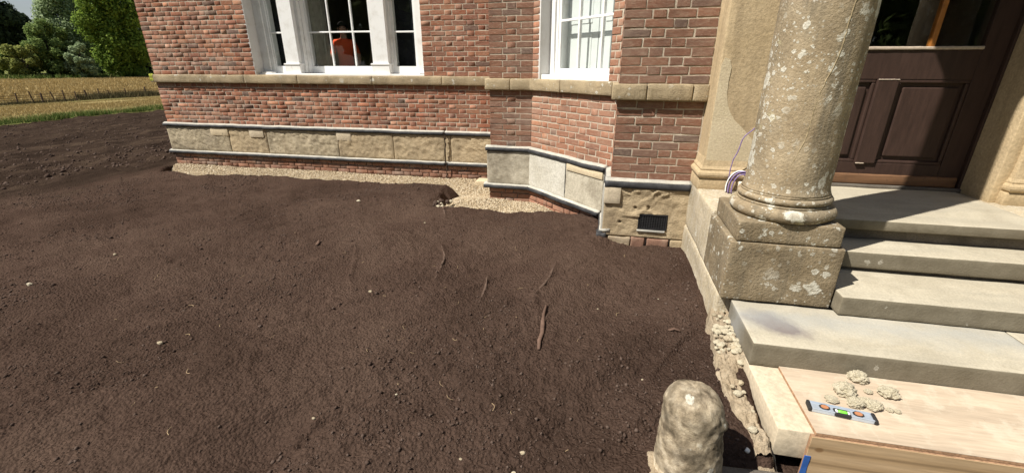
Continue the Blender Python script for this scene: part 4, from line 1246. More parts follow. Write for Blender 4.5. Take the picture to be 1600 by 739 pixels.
# dark crack with a root running down through the plinth of the wing
pts = []
g = random.Random(3)
for k in range(22):
    t = k / 21
    pts.append((-2.60 + 0.010 * math.sin(k * 0.5) + g.uniform(-.012, .012), YA - (0.07 if t < 0.85 else 0.05) + g.uniform(-.006, .004), ZF - 0.0 - t * 0.83))
part('root', tube(pts, [0.007 + g.uniform(-.004, .005) for _ in pts], 6), plain('dead_root', (0.045, 0.035, 0.028), 0.95, 0.1, 0.4, 30), house, label='dark dead root running down through the plinth')
solo('stone_offcut', rough_box((-2.02, 6.70, -1.90), (-1.36, 6.93, -1.735), 0.04, 0.01, 0.004, 9, 5), 'new_stone', 'pale stone slab lying on the gravel against the brick pier', 'stone', smooth=True)

# ------------------------------------------------------------------ windows
YF = 7.2
def xyz_box(lo, hi, r=0.003): return cbox(lo, hi, r)
# tripartite window: frame mesh, then pilasters, sashes, bars, panes
win = part('window', join(
    xyz_box((-6.05, YF + 0.02, -0.10), (-5.90, YF + 0.30, 2.2)), xyz_box((-5.905, YF + 0.045, -0.10), (-5.83, YF + 0.25, 2.2)),
    xyz_box((-3.10, YF + 0.02, -0.10), (-2.895, YF + 0.30, 2.2)), xyz_box((-6.05, YF + 0.02, 2.1), (-2.895, YF + 0.32, 2.2)),
    xyz_box((-5.30, YF + 0.05, -0.10), (-5.215, YF + 0.30, 2.1)), xyz_box((-5.265, YF + 0.12, -0.10), (-5.195, YF + 0.34, 2.1)),
    xyz_box((-3.64, YF + 0.05, -0.10), (-3.555, YF + 0.30, 2.1)), xyz_box((-3.58, YF + 0.09, -0.10), (-3.53, YF + 0.30, 2.1)),
    xyz_box((-3.92, YF + 0.10, -0.10), (-3.86, YF + 0.34, 2.1))), 'white_paint', house, label='white three-part sash window with pilasters')
for a, b in ((-5.53, -5.27), (-3.88, -3.60)):
    p = part('window_pilaster', xyz_box((a, YF - 0.03, -0.12), (b, YF + 0.2, 2.1)), 'white_paint', win)
    part('pilaster_base', join(xyz_box((a - 0.02, YF - 0.055, -0.135), (b + 0.02, YF + 0.1, 0.055)), xyz_box((a - 0.028, YF - 0.065, 0.03), (b + 0.028, YF + 0.1, 0.052))), 'white_paint', win)
part('jamb', xyz_box((-6.075, YA + 0.004, ZST), (-6.040, YF + 0.02, 2.2)), 'grey_jamb', win, label='grey weathered stone jamb')
part('sill_block', xyz_box((-5.995, YF - 0.10, -0.135), (-5.80, YF + 0.02, -0.085)), 'white_paint', win)
def sash(x0, x1, ys, z0, bars_x, bars_z, stile=0.04, bot=0.10, top=2.1):
    part('sash', join(xyz_box((x0 - stile, ys, z0 - bot), (x1 + stile, ys + 0.045, z0)), xyz_box((x0 - stile, ys, z0 - 0.001), (x0, ys + 0.045, top)), xyz_box((x1, ys, z0 - 0.001), (x1 + stile, ys + 0.045, top))), 'white_paint', win)
    for bx in bars_x: part('glazing_bar', xyz_box((bx - 0.014, ys - 0.004, z0), (bx + 0.014, ys + 0.036, top), 0.005), 'white_paint', win)
    for bz in bars_z: part('glazing_bar', xyz_box((x0, ys - 0.002, bz - 0.013), (x1, ys + 0.034, bz + 0.013), 0.005), 'white_paint', win)
    xs = [x0] + list(bars_x) + [x1]; zs = [z0] + list(bars_z) + [top]
    for xa, xb in zip(xs[:-1], xs[1:]):
        for za, zb in zip(zs[:-1], zs[1:]):
            part('pane', ([(xa, ys + 0.018, za), (xb, ys + 0.018, za), (xb, ys + 0.018, zb), (xa, ys + 0.018, zb)], [(0, 1, 2, 3)]), 'glass', win)
sash(-5.80, -5.545, YF + 0.06, 0.012, [], [0.545, 1.08, 1.6], 0.04, 0.12)
sash(-5.155, -3.93, YF + 0.20, 0.012, [-4.755, -4.325], [0.555, 1.095, 1.6], 0.05, 0.115)
sash(-3.505, -3.155, YF + 0.07, 0.012, [], [0.535, 1.08, 1.6], 0.05, 0.12)
part('window_sill', xyz_box((-6.03, YF - 0.11, -0.142), (-2.90, YF + 0.2, -0.108), 0.006), 'white_paint', win)
part('blind', join(xyz_box((-5.86, YF + 0.22, -0.1), (-5.50, YF + 0.235, 2.1)), xyz_box((-3.55, YF + 0.22, -0.1), (-3.10, YF + 0.235, 2.1))), 'dark_blind', win)  # dark sheets added behind the side sashes so their glass reads near-black
# panelled shutter case seen through the middle light
part('shutter_case', join(xyz_box((-5.30, YF + 0.36, -0.1), (-5.18, YF + 0.80, 2.1)), xyz_box((-5.32, YF + 0.42, -0.1), (-5.165, YF + 0.56, 2.1)), xyz_box((-5.30, YF + 0.64, -0.1), (-5.15, YF + 0.70, 2.1))), plain('old_shutter_paint', (0.40, 0.38, 0.32), 0.7, 0.2, 0.2, 6), win)
# room behind
rm = []
def inv(b): return b[0], [tuple(reversed(f)) for f in b[1]]
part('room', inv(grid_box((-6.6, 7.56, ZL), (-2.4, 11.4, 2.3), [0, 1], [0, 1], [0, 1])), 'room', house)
hv = house.children  # (the front face of the room box is cut open below)
room = [o for o in house.children if o.name.startswith('room')][0]
import bmesh
bm = bmesh.new(); bm.from_mesh(room.data); bm.faces.ensure_lookup_table()
front = [f for f in bm.faces if abs(f.calc_center_median().y + hr[1] - 7.56) < 0.01]
bmesh.ops.delete(bm, geom=front, context='FACES'); bm.to_mesh(room.data); bm.free()
room.name = 'room'
# timber trestle boards leaning in the room
M['old_timber'] = plain('old_timber', (0.21, 0.15, 0.09), 0.8, 0.2, 0.35, 12)
brd = thing('timber_board', 'old board leaning in the dim room beside the orange shirt', 'board', (-4.65, 8.5, ZL))
V, F = cbox((-4.72, 8.48, ZL), (-4.60, 8.51, 0.62)); V[:, 0] += (V[:, 2] - ZL) * 0.28 - 0.25
part('plank', (V, F), 'old_timber', brd)
V, F = cbox((-4.25, 8.6, ZL), (-3.75, 8.63, 0.42)); V[:, 0] += 0.05
solo('leaning_tabletop', (V, F), 'old_timber', 'broad brown timber tabletop leaning inside the tripartite window', 'tabletop')

# canted window
def Cb(u0, u1, d0, d1, z0, z1, r=0.003): return wbox(FC, (u0, -d1, z0), (u1, -d0, z1), 9, r)
wc = part('window', join(Cb(0.15, 0.235, 0.15, 0.34, -0.10, 1.95), Cb(0.232, 0.275, 0.175, 0.33, -0.10, 1.95), Cb(1.33, 1.42, 0.15, 0.33, -0.10, 1.95), Cb(0.15, 1.42, 0.15, 0.33, 1.86, 1.95)), 'white_paint', house, label='white sash window with closed shutters in the canted wall')
part('jamb', Cb(0.108, 0.152, 0.003, 0.34, ZST, 1.95), 'grey_jamb', wc, label='pale painted stone jamb')
part('window_sill', Cb(0.135, 1.34, 0.03, 0.34, ZST - 0.01, -0.083, 0.006), 'white_paint', wc)
part('sash', join(Cb(0.27, 1.40, 0.185, 0.23, -0.09, -0.012), Cb(0.27, 0.315, 0.185, 0.23, -0.013, 1.86), Cb(1.355, 1.40, 0.185, 0.23, -0.013, 1.86)), 'white_paint', wc)
for bu in (0.635, 1.005): part('glazing_bar', Cb(bu - 0.014, bu + 0.014, 0.181, 0.221, -0.012, 1.86, 0.005), 'white_paint', wc)
for bz in (0.51, 1.04): part('glazing_bar', Cb(0.315, 1.355, 0.183, 0.219, bz - 0.013, bz + 0.013, 0.005), 'white_paint', wc)
uu = [0.315, 0.635, 1.005, 1.355]; zz = [-0.012, 0.51, 1.04, 1.86]
for a, b in zip(uu[:-1], uu[1:]):
    for c, e in zip(zz[:-1], zz[1:]):
        part('pane', (FC.V([(a, -0.205, c), (b, -0.205, c), (b, -0.205, e), (a, -0.205, e)]), [(0, 1, 2, 3)]), 'glass', wc)
for a, b in ((0.22, 0.80), (0.81, 1.48)):
    sh = part('shutter', Cb(a, b, 0.33, 0.35, -0.12, 1.9), 'shutter', wc)
    for z0, z1 in ((-0.02, 0.36), (0.47, 1.0), (1.1, 1.7)):
        part('shutter_panel', Cb(a + 0.10, b - 0.10, 0.322, 0.335, z0, z1, 0.005), 'shutter', wc)

# ------------------------------------------------------------------ person in the room
def person():
    import mathutils
    base = (-5.02, 8.25, ZL)
    V = {}; E = []; Rr = {}
    def v(n, p, r): V[n] = p; Rr[n] = r
    v('pel', (0, 0, 0.95), (0.155, 0.11)); v('waist', (0, 0, 1.10), (0.14, 0.10)); v('chest', (0, 0.01, 1.30), (0.165, 0.115)); v('neckb', (0, 0.01, 1.46), (0.075, 0.07))
    v('neck', (0, -0.01, 1.53), (0.055, 0.055)); v('head', (0, -0.02, 1.62), (0.078, 0.092)); v('crown', (0, -0.015, 1.71), (0.07, 0.085))
    E += [('pel', 'waist'), ('waist', 'chest'), ('chest', 'neckb'), ('neckb', 'neck'), ('neck', 'head'), ('head', 'crown')]
    for s, n in ((1, 'r'), (-1, 'l')):
        v('sh' + n, (0.17 * s, 0.01, 1.41), (0.065, 0.065)); v('el' + n, (0.25 * s, -0.02, 1.14), (0.045, 0.045)); v('wr' + n, (0.22 * s, -0.17, 0.98), (0.03, 0.03)); v('pa' + n, (0.21 * s, -0.23, 0.94), (0.036, 0.024))
        E += [('chest', 'sh' + n), ('sh' + n, 'el' + n), ('el' + n, 'wr' + n), ('wr' + n, 'pa' + n)]
        for k in range(4):
            ox = 0.024 - 0.016 * k; L = (0.035, 0.042, 0.038, 0.030)[k]
            v('f%d%s' % (k, n), ((0.21 + ox) * s, -0.255, 0.925), (0.009, 0.009)); v('g%d%s' % (k, n), ((0.21 + ox) * s, -0.265 - L * .3, 0.925 - L), (0.008, 0.008))
            E += [('pa' + n, 'f%d%s' % (k, n)), ('f%d%s' % (k, n), 'g%d%s' % (k, n))]
        v('th' + n, (0.165 * s, -0.235, 0.92), (0.010, 0.010)); E.append(('pa' + n, 'th' + n))
        v('hip' + n, (0.09 * s, 0, 0.88), (0.09, 0.09)); v('kn' + n, (0.10 * s, -0.02, 0.48), (0.06, 0.06)); v('an' + n, (0.11 * s, 0.03, 0.09), (0.042, 0.045)); v('to' + n, (0.13 * s, -0.14, 0.04), (0.042, 0.035))
        E += [('pel', 'hip' + n), ('hip' + n, 'kn' + n), ('kn' + n, 'an' + n), ('an' + n, 'to' + n)]
    names = list(V); ix = {n: i for i, n in enumerate(names)}
    me = bpy.data.meshes.new('person')
    me.from_pydata([V[n] for n in names], [(ix[a], ix[b]) for a, b in E], [])
    o = bpy.data.objects.new('person', me); COL.objects.link(o)
    md = o.modifiers.new('skin', 'SKIN'); md.use_smooth_shade = True
    sv = me.skin_vertices[0].data
    for n in names: sv[ix[n]].radius = Rr[n]
    sv[ix['pel']].use_root = True
    sb = o.modifiers.new('sub', 'SUBSURF'); sb.levels = 2; sb.render_levels = 2
    dg = bpy.context.evaluated_depsgraph_get()
    em = bpy.data.meshes.new_from_object(o.evaluated_get(dg))
    o.modifiers.clear(); o.data = em; em.name = 'person'
    em.materials.clear()
    for nm in (plain('skin', (0.45, 0.26, 0.18), 0.6, 0.3), plain('orange_shirt', (0.75, 0.10, 0.035), 0.8, 0.2), plain('navy_trousers', (0.02, 0.022, 0.03), 0.85, 0.2), plain('boots', (0.03, 0.022, 0.018), 0.7, 0.3)):
        em.materials.append(nm)
    for p in em.polygons:
        c = p.center
        arm = abs(c.x) > 0.155 and c.z < 1.30 and c.z > 0.85 and (abs(c.x) > 0.19 or c.y < -0.12)
        p.material_index = 3 if c.z < 0.12 else (0 if (arm and (c.z < 1.22)) or c.z > 1.475 else (1 if c.z > 0.98 else 2))
    o.location = (base[0], base[1], base[2] + ZC); o.rotation_euler = (0, 0, R(25))
    ROOT[o.name] = np.array(base, float)
    o['label'] = 'person in orange T-shirt with dark hair standing behind the middle window light'; o['category'] = 'person'
    hv_, hf_ = ico(3)
    hvv = np.array(hv_) * np.array([0.092, 0.108, 0.092]) + np.array([0, 0.004, 1.685])
    keep = [f for f in hf_ if not (hvv[list(f)].mean(0)[1] < -0.035 and hvv[list(f)].mean(0)[2] < 1.70) and hvv[list(f)].mean(0)[2] > 1.60]
    hm = raw_mesh('hair', hvv, [tuple(f) for f in keep], plain('dark_hair', (0.012, 0.009, 0.007), 0.6, 0.3), True)
    h = bpy.data.objects.new('hair', hm); COL.objects.link(h); h.parent = o
    fv, ff = ico(1)
    for nm, P, S_, mt in (('nose', (0, -0.118, 1.632), (0.014, 0.018, 0.022), em.materials[0]), ('mouth', (0, -0.106, 1.588), (0.026, 0.006, 0.007), plain('lips', (0.32, 0.12, 0.10), 0.5, 0.3)),
                          ('eye', (-0.032, -0.103, 1.655), (0.013, 0.007, 0.008), plain('eyes', (0.03, 0.02, 0.015), 0.3, 0.5)), ('eye', (0.032, -0.103, 1.655), (0.013, 0.007, 0.008), None), ('ear', (-0.085, -0.005, 1.635), (0.01, 0.02, 0.032), em.materials[0]), ('ear', (0.085, -0.005, 1.635), (0.01, 0.02, 0.032), em.materials[0])):
        if mt is None: mt = bpy.data.materials['eyes']
        q = bpy.data.objects.new(nm, raw_mesh(nm, np.array(fv) * np.array(S_) + np.array(P), ff, mt, True)); COL.objects.link(q); q.parent = o
person()

# ------------------------------------------------------------------ porch: back wall, pilasters, door (parts of the house)
XM = 2.2   # middle of the porch
YP = 3.915
def mir(b):
    V, F = b; V = np.array(V); V[:, 0] = 2 * XM - V[:, 0]
    return V, [tuple(reversed(f)) for f in F]
for s in (0, 1):
    m = (lambda b: b) if s == 0 else mir
    pl = part('pilaster', m(rough_box((0.850, YP + 0.015, ZL + 0.16), (1.345, YD + 0.10, 3.1), 0.06, 0.012, 0.003, 5, 31)), 'porch_stone', house, True)
    # spreading foot of the shaft, torus and block
    def ring(off, z):
        return [(0.850 - off, YD + 0.1, z), (0.850 - off, YP + 0.015 - off, z), (1.345 + off * 0.6, YP + 0.015 - off, z), (1.345 + off * 0.6, YD + 0.1, z)]
    prof = [(0.028, ZL + 0.095), (0.030, ZL + 0.10), (0.044, ZL + 0.112), (0.048, ZL + 0.128), (0.044, ZL + 0.145), (0.030, ZL + 0.158), (0.024, ZL + 0.162), (0.026, ZL + 0.175), (0.012, ZL + 0.20), (0.003, ZL + 0.25), (-0.004, ZL + 0.28)]
    Vp = []; Fp = []
    for off, z in prof: Vp += ring(off, z)
    for i in range(len(prof) - 1):
        for j in range(3): Fp.append((i * 4 + j, i * 4 + j + 1, (i + 1) * 4 + j + 1, (i + 1) * 4 + j)[::-1])
    part('pilaster_base', m((np.array(Vp), Fp)), 'porch_stone', pl)
    part('pilaster_block', m(rough_box((0.818, YP - 0.015, ZL - 0.01), (1.375, YD + 0.1, ZL + 0.094), 0.04, 0.006, 0.003, 8, 33)), 'porch_stone', pl, True)
    part('door_jamb', m(rough_box((1.33, YP + 0.05, ZL - 0.01), (1.425, YD + 0.2, 3.1), 0.08, 0.006, 0.002, 6, 35)), 'porch_stone', house, True)
part('lintel', rough_box((1.32, YP + 0.06, 1.75), (3.08, YD + 0.2, 3.1), 0.15, 0.01, 0.003, 6, 36), 'porch_stone', house, True)
# pale repair patch of render on the left pilaster
def patch():
    out = [(0.857, -0.735), (0.857, 0.02), (0.875, 0.075), (0.915, 0.065), (0.935, 0.0), (0.93, -0.10), (0.935, -0.2), (0.955, -0.28), (0.985, -0.34), (1.03, -0.40), (1.10, -0.46), (1.20, -0.56), (1.3, -0.66), (1.3, -0.735)]
    n = len(out)
    V = [(x, YP + 0.013, z) for x, z in out] + [(x, YP - 0.0005 + 0.0005, z) for x, z in out]
    V = [(x, YP + 0.02, z) for x, z in out] + [(x, YP + 0.0115, z) for x, z in out]
    F = [tuple(range(n, 2 * n))] + [(i, (i + 1) % n, n + (i + 1) % n, n + i) for i in range(n)]
    return V, F
part('render_patch', patch(), stone_mat('pale_render', [(0.3, (0.50, 0.42, 0.28)), (0.7, (0.58, 0.49, 0.34))], 5, 0.92, 0.3, grime=0.2, grime_col=(0.36, 0.28, 0.18)), house, False, label='pale render patch on the left pilaster')

YO = 4.30
door = part('door', join(
    cbox((1.44, YO, ZL + 0.03), (1.615, YO + 0.05, 1.7)), cbox((2.80, YO, ZL + 0.03), (2.955, YO + 0.05, 1.7)),
    cbox((1.615, YO + 0.001, -0.862), (2.80, YO + 0.05, -0.765)), cbox((1.615, YO + 0.001, -0.085), (2.80, YO + 0.05, 0.142)),
    cbox((1.615, YO + 0.001, 1.5), (2.80, YO + 0.05, 1.7)), cbox((1.615, YO + 0.012, ZL + 0.03), (2.80, YO + 0.05, -0.861))), 'door', house, label='dark brown panelled door with glazed top')
part('mid_stile', cbox((2.145, YO - 0.018, -0.768), (2.30, YO + 0.05, -0.082), 0.008), 'door', door)
for a, b in ((1.615, 2.145), (2.30, 2.80)):
    part('door_panel', cbox((a - 0.002, YO + 0.030, -0.767), (b + 0.002, YO + 0.045, -0.083)), 'door', door)
    pc = part('raised_panel', rough_box((a + 0.055, YO + 0.012, -0.705), (b - 0.055, YO + 0.032, -0.145), 0.1, 0.010, 0), 'door', door)
    part('panel_moulding', join(cbox((a, YO + 0.004, -0.112), (b, YO + 0.032, -0.084), 0.008), cbox((a, YO + 0.004, -0.766), (b, YO + 0.032, -0.738), 0.008), cbox((a, YO + 0.004, -0.739), (a + 0.028, YO + 0.032, -0.111), 0.008), cbox((b - 0.028, YO + 0.004, -0.739), (b, YO + 0.032, -0.111), 0.008)), 'door', door)
part('weather_board', rough_box((1.46, YO - 0.025, ZL + 0.028), (2.94, YO + 0.011, ZL + 0.115), 0.05, 0.01, 0.003, 14, 7), 'door_worn', door, True, label='worn bare wood board along the door bottom')
part('threshold', rough_box((1.42, YO - 0.05, ZL - 0.005), (2.98, YO + 0.12, ZL + 0.026), 0.08, 0.006, 0.002, 12, 8), 'dark_kerb', house, True)
for bx in (2.002, 2.455):
    part('glazing_bar', cbox((bx - 0.019, YO - 0.004, 0.142), (bx + 0.019, YO + 0.046, 1.5), 0.006), 'varnish', door, label='orange varnished glazing bar')
part('glazing_bead', rough_box((1.615, YO - 0.012, 0.136), (2.80, YO + 0.012, 0.160), 0.03, 0.005, 0.003, 30, 9), 'peel', door, True, label='peeling cream glazing bead')
part('paint_edge', rough_box((2.147, YO - 0.0225, -0.089), (2.298, YO - 0.012, -0.081), 0.012, 0.003, 0.004, 60, 3), 'peel', door, True)
part('paint_edge', rough_box((2.15, YO - 0.0225, -0.770), (2.215, YO - 0.012, -0.763), 0.012, 0.003, 0.004, 60, 4), 'peel', door, True)
for a, b in ((1.615, 1.983), (2.021, 2.436), (2.474, 2.80)):
    part('pane', ([(a, YO + 0.02, 0.142), (b, YO + 0.02, 0.142), (b, YO + 0.02, 1.5), (a, YO + 0.02, 1.5)], [(0, 1, 2, 3)]), 'glass', door)
part('door_frame', join(cbox((2.957, YO - 0.03, ZL + 0.02), (2.992, YO + 0.09, 1.78)), cbox((1.408, YO - 0.03, ZL + 0.02), (1.443, YO + 0.09, 1.78)), cbox((1.408, YO - 0.03, 1.70), (2.992, YO + 0.09, 1.78))), 'door', house)
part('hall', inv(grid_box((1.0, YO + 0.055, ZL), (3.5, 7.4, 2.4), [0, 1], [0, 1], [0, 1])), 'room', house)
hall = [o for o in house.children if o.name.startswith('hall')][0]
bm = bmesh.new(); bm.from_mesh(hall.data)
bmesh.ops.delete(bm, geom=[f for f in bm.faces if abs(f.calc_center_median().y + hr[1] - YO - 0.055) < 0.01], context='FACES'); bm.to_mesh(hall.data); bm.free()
# porch roof, out of the picture but it lights and shades the porch
ent = part('entablature', join(rough_box((0.90, 2.73, 3.12), (3.50, 3.27, 3.62), 0.3, 0.01, 0), rough_box((0.90, 3.271, 3.12), (1.42, YD + 0.1, 3.619), 0.3, 0.01, 0), rough_box((2.98, 3.271, 3.12), (3.50, YD + 0.1, 3.619), 0.3, 0.01, 0)), 'porch_stone', house)
part('cornice', rough_box((0.74, 2.57, 3.622), (3.66, YD + 0.1, 3.78), 0.3, 0.02, 0), 'porch_stone', ent)

# ------------------------------------------------------------------ podium, pedestals, columns
def podium(s, label):
    m = (lambda b: b) if s == 0 else mir
    x0 = 0.82 if s == 0 else 2 * XM - 0.82
    t = thing('stone_podium', label, 'podium', (1.14 if s == 0 else 2 * XM - 1.14, 3.0, -1.7))
    part('podium_block', m(rough_box((0.82, 2.80, -1.85), (1.46, YD - 0.02, -1.40), 0.03, 0.014, 0.008, 7, 51, 5, (0, -1, 0.008))), 'podium_stone', t, True)
    part('podium_block', m(rough_box((0.822, 3.30, -1.398), (1.46, YD - 0.01, ZL), 0.03, 0.014, 0.008, 7, 52, 5, (0, -1, 0.006))), 'podium_stone', t, True)
    part('pedestal_block', m(rough_box((0.82, 2.722, -1.398), (1.455, 3.298, -1.002), 0.025, 0.007, 0.004, 8, 53, 5, (1, -1, 0.004))), 'pedestal_stone', t, True)
    part('plinth_block', m(rough_box((0.848, 2.728, -0.996), (1.425, 3.285, -0.868), 0.025, 0.007, 0.004, 9, 54)), 'pedestal_stone', t, True)
    return t
podium(0, 'weathered sandstone podium carrying the lichen-covered column, beside the soil')
podium(1, 'stone podium on the far right of the steps, outside the picture')

def column(cx, label):
    c = (cx, 2.995)
    t = thing('stone_column', label, 'column', (cx, 2.995, -0.868))
    base = []
    z = -0.868
    for k in range(13):
        q = -math.pi / 2 + math.pi * k / 12
        base.append((0.258 + 0.044 * math.cos(q), z + 0.042 + 0.042 * math.sin(q)))
    base += [(0.262, z + 0.086), (0.262, z + 0.096), (0.250, z + 0.099)]
    for k in range(9):
        q = -math.pi / 2 + math.pi * k / 8
        base.append((0.246 + 0.022 * math.cos(q), z + 0.122 + 0.021 * math.sin(q)))
    base += [(0.250, z + 0.146), (0.250, z + 0.156)]
    part('column_base', lathe(base, c, 96, 0.005, 12, 61), 'column_stone', t, True)
    zs = z + 0.155
    prof = [(0.248, zs), (0.244, zs + 0.012), (0.2385, zs + 0.03)]
    for k in range(60):
        tt = k / 59
        prof.append((0.2345 - 0.006 * tt - 0.036 * max(0, tt - 0.3) ** 1.5, zs + 0.05 + tt * 3.08))
    part('shaft', lathe(prof, c, 96, 0.0035, 6, 62), 'column_stone', t, True)
    zt = prof[-1][1]
    cap = [(0.196, zt - 0.001), (0.215, zt + 0.01), (0.215, zt + 0.03), (0.20, zt + 0.035), (0.20, zt + 0.10), (0.215, zt + 0.115), (0.245, zt + 0.175), (0.252, zt + 0.20)]
    cp = part('capital', lathe(cap, c, 64), 'column_stone', t, True)
    part('abacus', cbox((cx - 0.255, c[1] - 0.255, zt + 0.201), (cx + 0.255, c[1] + 0.255, 3.118), 0.008), 'column_stone', cp)
    return t, c
colL, cc = column(1.150, 'thick sandstone column with white lichen rings beside the door')
column(2 * XM - 1.150, 'matching sandstone column right of the door, outside the picture')
# pale mineral vein down the front of the shaft
pts = []
g = random.Random(8)
for k in range(60):
    t = k / 59; zz_ = 0.62 - 1.15 * t
    a = R(-90 + 22 - 40 * t + 2.2 * math.sin(k * 0.28) + g.uniform(-.6, .6))
    pts.append((cc[0] + 0.2325 * math.cos(a), cc[1] + 0.2325 * math.sin(a), zz_))
part('vein', tube(pts, [0.0022 + g.uniform(0, 0.0018) for _ in pts], 5), plain('ochre_vein', (0.34, 0.27, 0.165), 0.9, 0.1, 0.4, 40), colL)

# ------------------------------------------------------------------ entrance steps
steps = thing('entrance_steps', 'flight of worn pale sandstone steps leading up to the door', 'steps', (2.2, 3.2, -1.7))
part('landing_slab', rough_box((1.458, 3.27, -1.045), (2.945, YO - 0.04, ZL), 0.025, 0.006, 0.0045, 8, 71, 5), 'slab', steps, True)
part('landing_slab', rough_box((1.42, YP + 0.02, -1.046), (3.0, YO - 0.02, ZL - 0.006), 0.06, 0.008, 0.003, 5, 73, 5), 'slab', steps, True)
part('step_slab', rough_box((1.460, 3.05, -1.243), (2.945, 3.60, -1.13), 0.022, 0.006, 0.0045, 8, 74, 5), 'slab', steps, True)
part('step_slab', rough_box((1.468, 2.645, -1.394), (2.945, 3.30, -1.272), 0.022, 0.006, 0.0045, 8, 75, 5), 'slab', steps, True)
part('step_slab', rough_box((0.886, 2.232, -1.543), (2.33, 2.715, -1.400), 0.022, 0.006, 0.0045, 8, 76, 5), 'slab_stain', steps, True, label='long bottom step slab with a dark stain at its end')
part('step_slab', rough_box((2.334, 2.235, -1.543), (3.5, 2.715, -1.402), 0.022, 0.006, 0.0045, 8, 77, 5), 'slab', steps, True)
part('riser_core', join(cbox((1.47, 3.33, -1.13), (2.93, 4.0, -1.05)), cbox((1.48, 3.09, -1.40), (2.92, 3.9, -1.25)), cbox((1.0, 2.75, -1.75), (3.4, 3.3, -1.405))), 'dark_kerb', steps)

# new stone step with its plywood cover
solo('sawn_stone_block', rough_box((0.888, 1.768, -1.706), (2.6, 2.31, -1.5465), 0.06, 0.005, 0.0012, 8, 81), 'new_block', 'clean new sawn stone block under the plywood board', 'stone block', smooth=True)

def ply_mat(name, c0, c1, along, knots):
    m, nt, b = new_mat(name, 0.7, 0.2)
    v = coords(nt, along)
    n0 = noise(nt, v, 1.3, 4, 0.55, 0.6)
    w = nt.nodes.new('ShaderNodeTexWave'); w.wave_type = 'BANDS'; w.bands_direction = 'Z' if knots else 'Y'
    w.inputs['Scale'].default_value = 0.7 if knots else 0.5; w.inputs['Distortion'].default_value = 13 if knots else 14; w.inputs['Detail'].default_value = 2; w.inputs['Detail Scale'].default_value = 0.35
    nt.links.new(v, w.inputs['Vector'])
    c = ramp(nt, w.outputs['Fac'], [(0.0, tuple(x * (0.70 if knots else 0.95) for x in c0)), (0.12, c0), (1.0, c1)])
    c = mixc(nt, 0.4, c, ramp(nt, n0, [(0.3, 0.35), (0.7, 0.65)]), 'OVERLAY')
    o = coords(nt)
    fine = noise(nt, coords(nt, (2, 30, 30)), 3, 4, 0.6)
    c = mixc(nt, 0.35, c, ramp(nt, fine, [(0.3, 0.3), (0.7, 0.7)]), 'OVERLAY')
    if knots:
        vo = nt.nodes.new('ShaderNodeTexVoronoi'); vo.inputs['Scale'].default_value = 6.5
        mp = nt.nodes.new('ShaderNodeMapping'); mp.inputs['Scale'].default_value = (0.8, 0.3, 1.1); nt.links.new(o, mp.inputs['Vector']); nt.links.new(mp.outputs[0], vo.inputs['Vector'])
        kk = ramp(nt, vo.outputs['Distance'], [(0.0, 1.0), (0.07, 0.9), (0.12, 0.0)])
        c = mixc(nt, math_n(nt, 'MULTIPLY', kk, 0.8), c, (0.16, 0.085, 0.035))
    else:
        d = noise(nt, o, 7, 6, 0.7)
        c = mixc(nt, ramp(nt, d, [(0.5, 0.0), (0.66, 0.7)]), c, (0.56, 0.50, 0.39))
        d2 = noise(nt, coords(nt, (9, 3, 3)), 5, 3, 0.6)
        c = mixc(nt, ramp(nt, d2, [(0.72, 0.0), (0.78, 0.6)]), c, (0.28, 0.19, 0.11))
    setc(nt, b, c)
    bump(nt, b, fine, 0.15, 0.003)
    return m
M['ply_top'] = ply_mat('dusty_plywood', (0.45, 0.36, 0.265), (0.475, 0.38, 0.28), (0.9, 4, 4), False)
M['ply_front'] = ply_mat('knotty_plywood', (0.36, 0.245, 0.135), (0.43, 0.305, 0.18), (1.1, 3, 5.0), True)
M['ply_edge'] = plain('plywood_edge', (0.33, 0.20, 0.12), 0.85, 0.15, 0.4, 60)
bt = thing('plywood_board', 'dusty plywood sheet lying flat on the new stone step', 'board', (1.8, 2.0, -1.545))
part('sheet', rough_box((1.036, 1.752, -1.530), (2.72, 2.229, -1.5265), 0.1, 0.0015, 0.001, 4, 91), 'ply_top', bt)
part('ply_layer', rough_box((1.0355, 1.7525, -1.5445), (2.72, 2.2285, -1.5305), 0.1, 0.001, 0), 'ply_edge', bt)
bf = thing('plywood_board', 'knotty plywood board standing upright against the front of the new step', 'board', (1.8, 1.775, -1.97))
part('sheet', rough_box((1.020, 1.742, -2.02), (2.72, 1.7465, -1.5465), 0.1, 0.0015, 0.001, 4, 92), 'ply_front', bf)
part('ply_layer', rough_box((1.0205, 1.747, -2.02), (2.72, 1.765, -1.547), 0.1, 0.001, 0), 'ply_edge', bf)
# keep the upright board in the excavated strip
solo('blue_tape', rough_box((1.012, 1.7375, -1.98), (1.038, 1.7415, -1.655), 0.02, 0.001, 0.003, 25, 5), 'tape', 'strip of blue tape down the left edge of the upright plywood', 'tape')

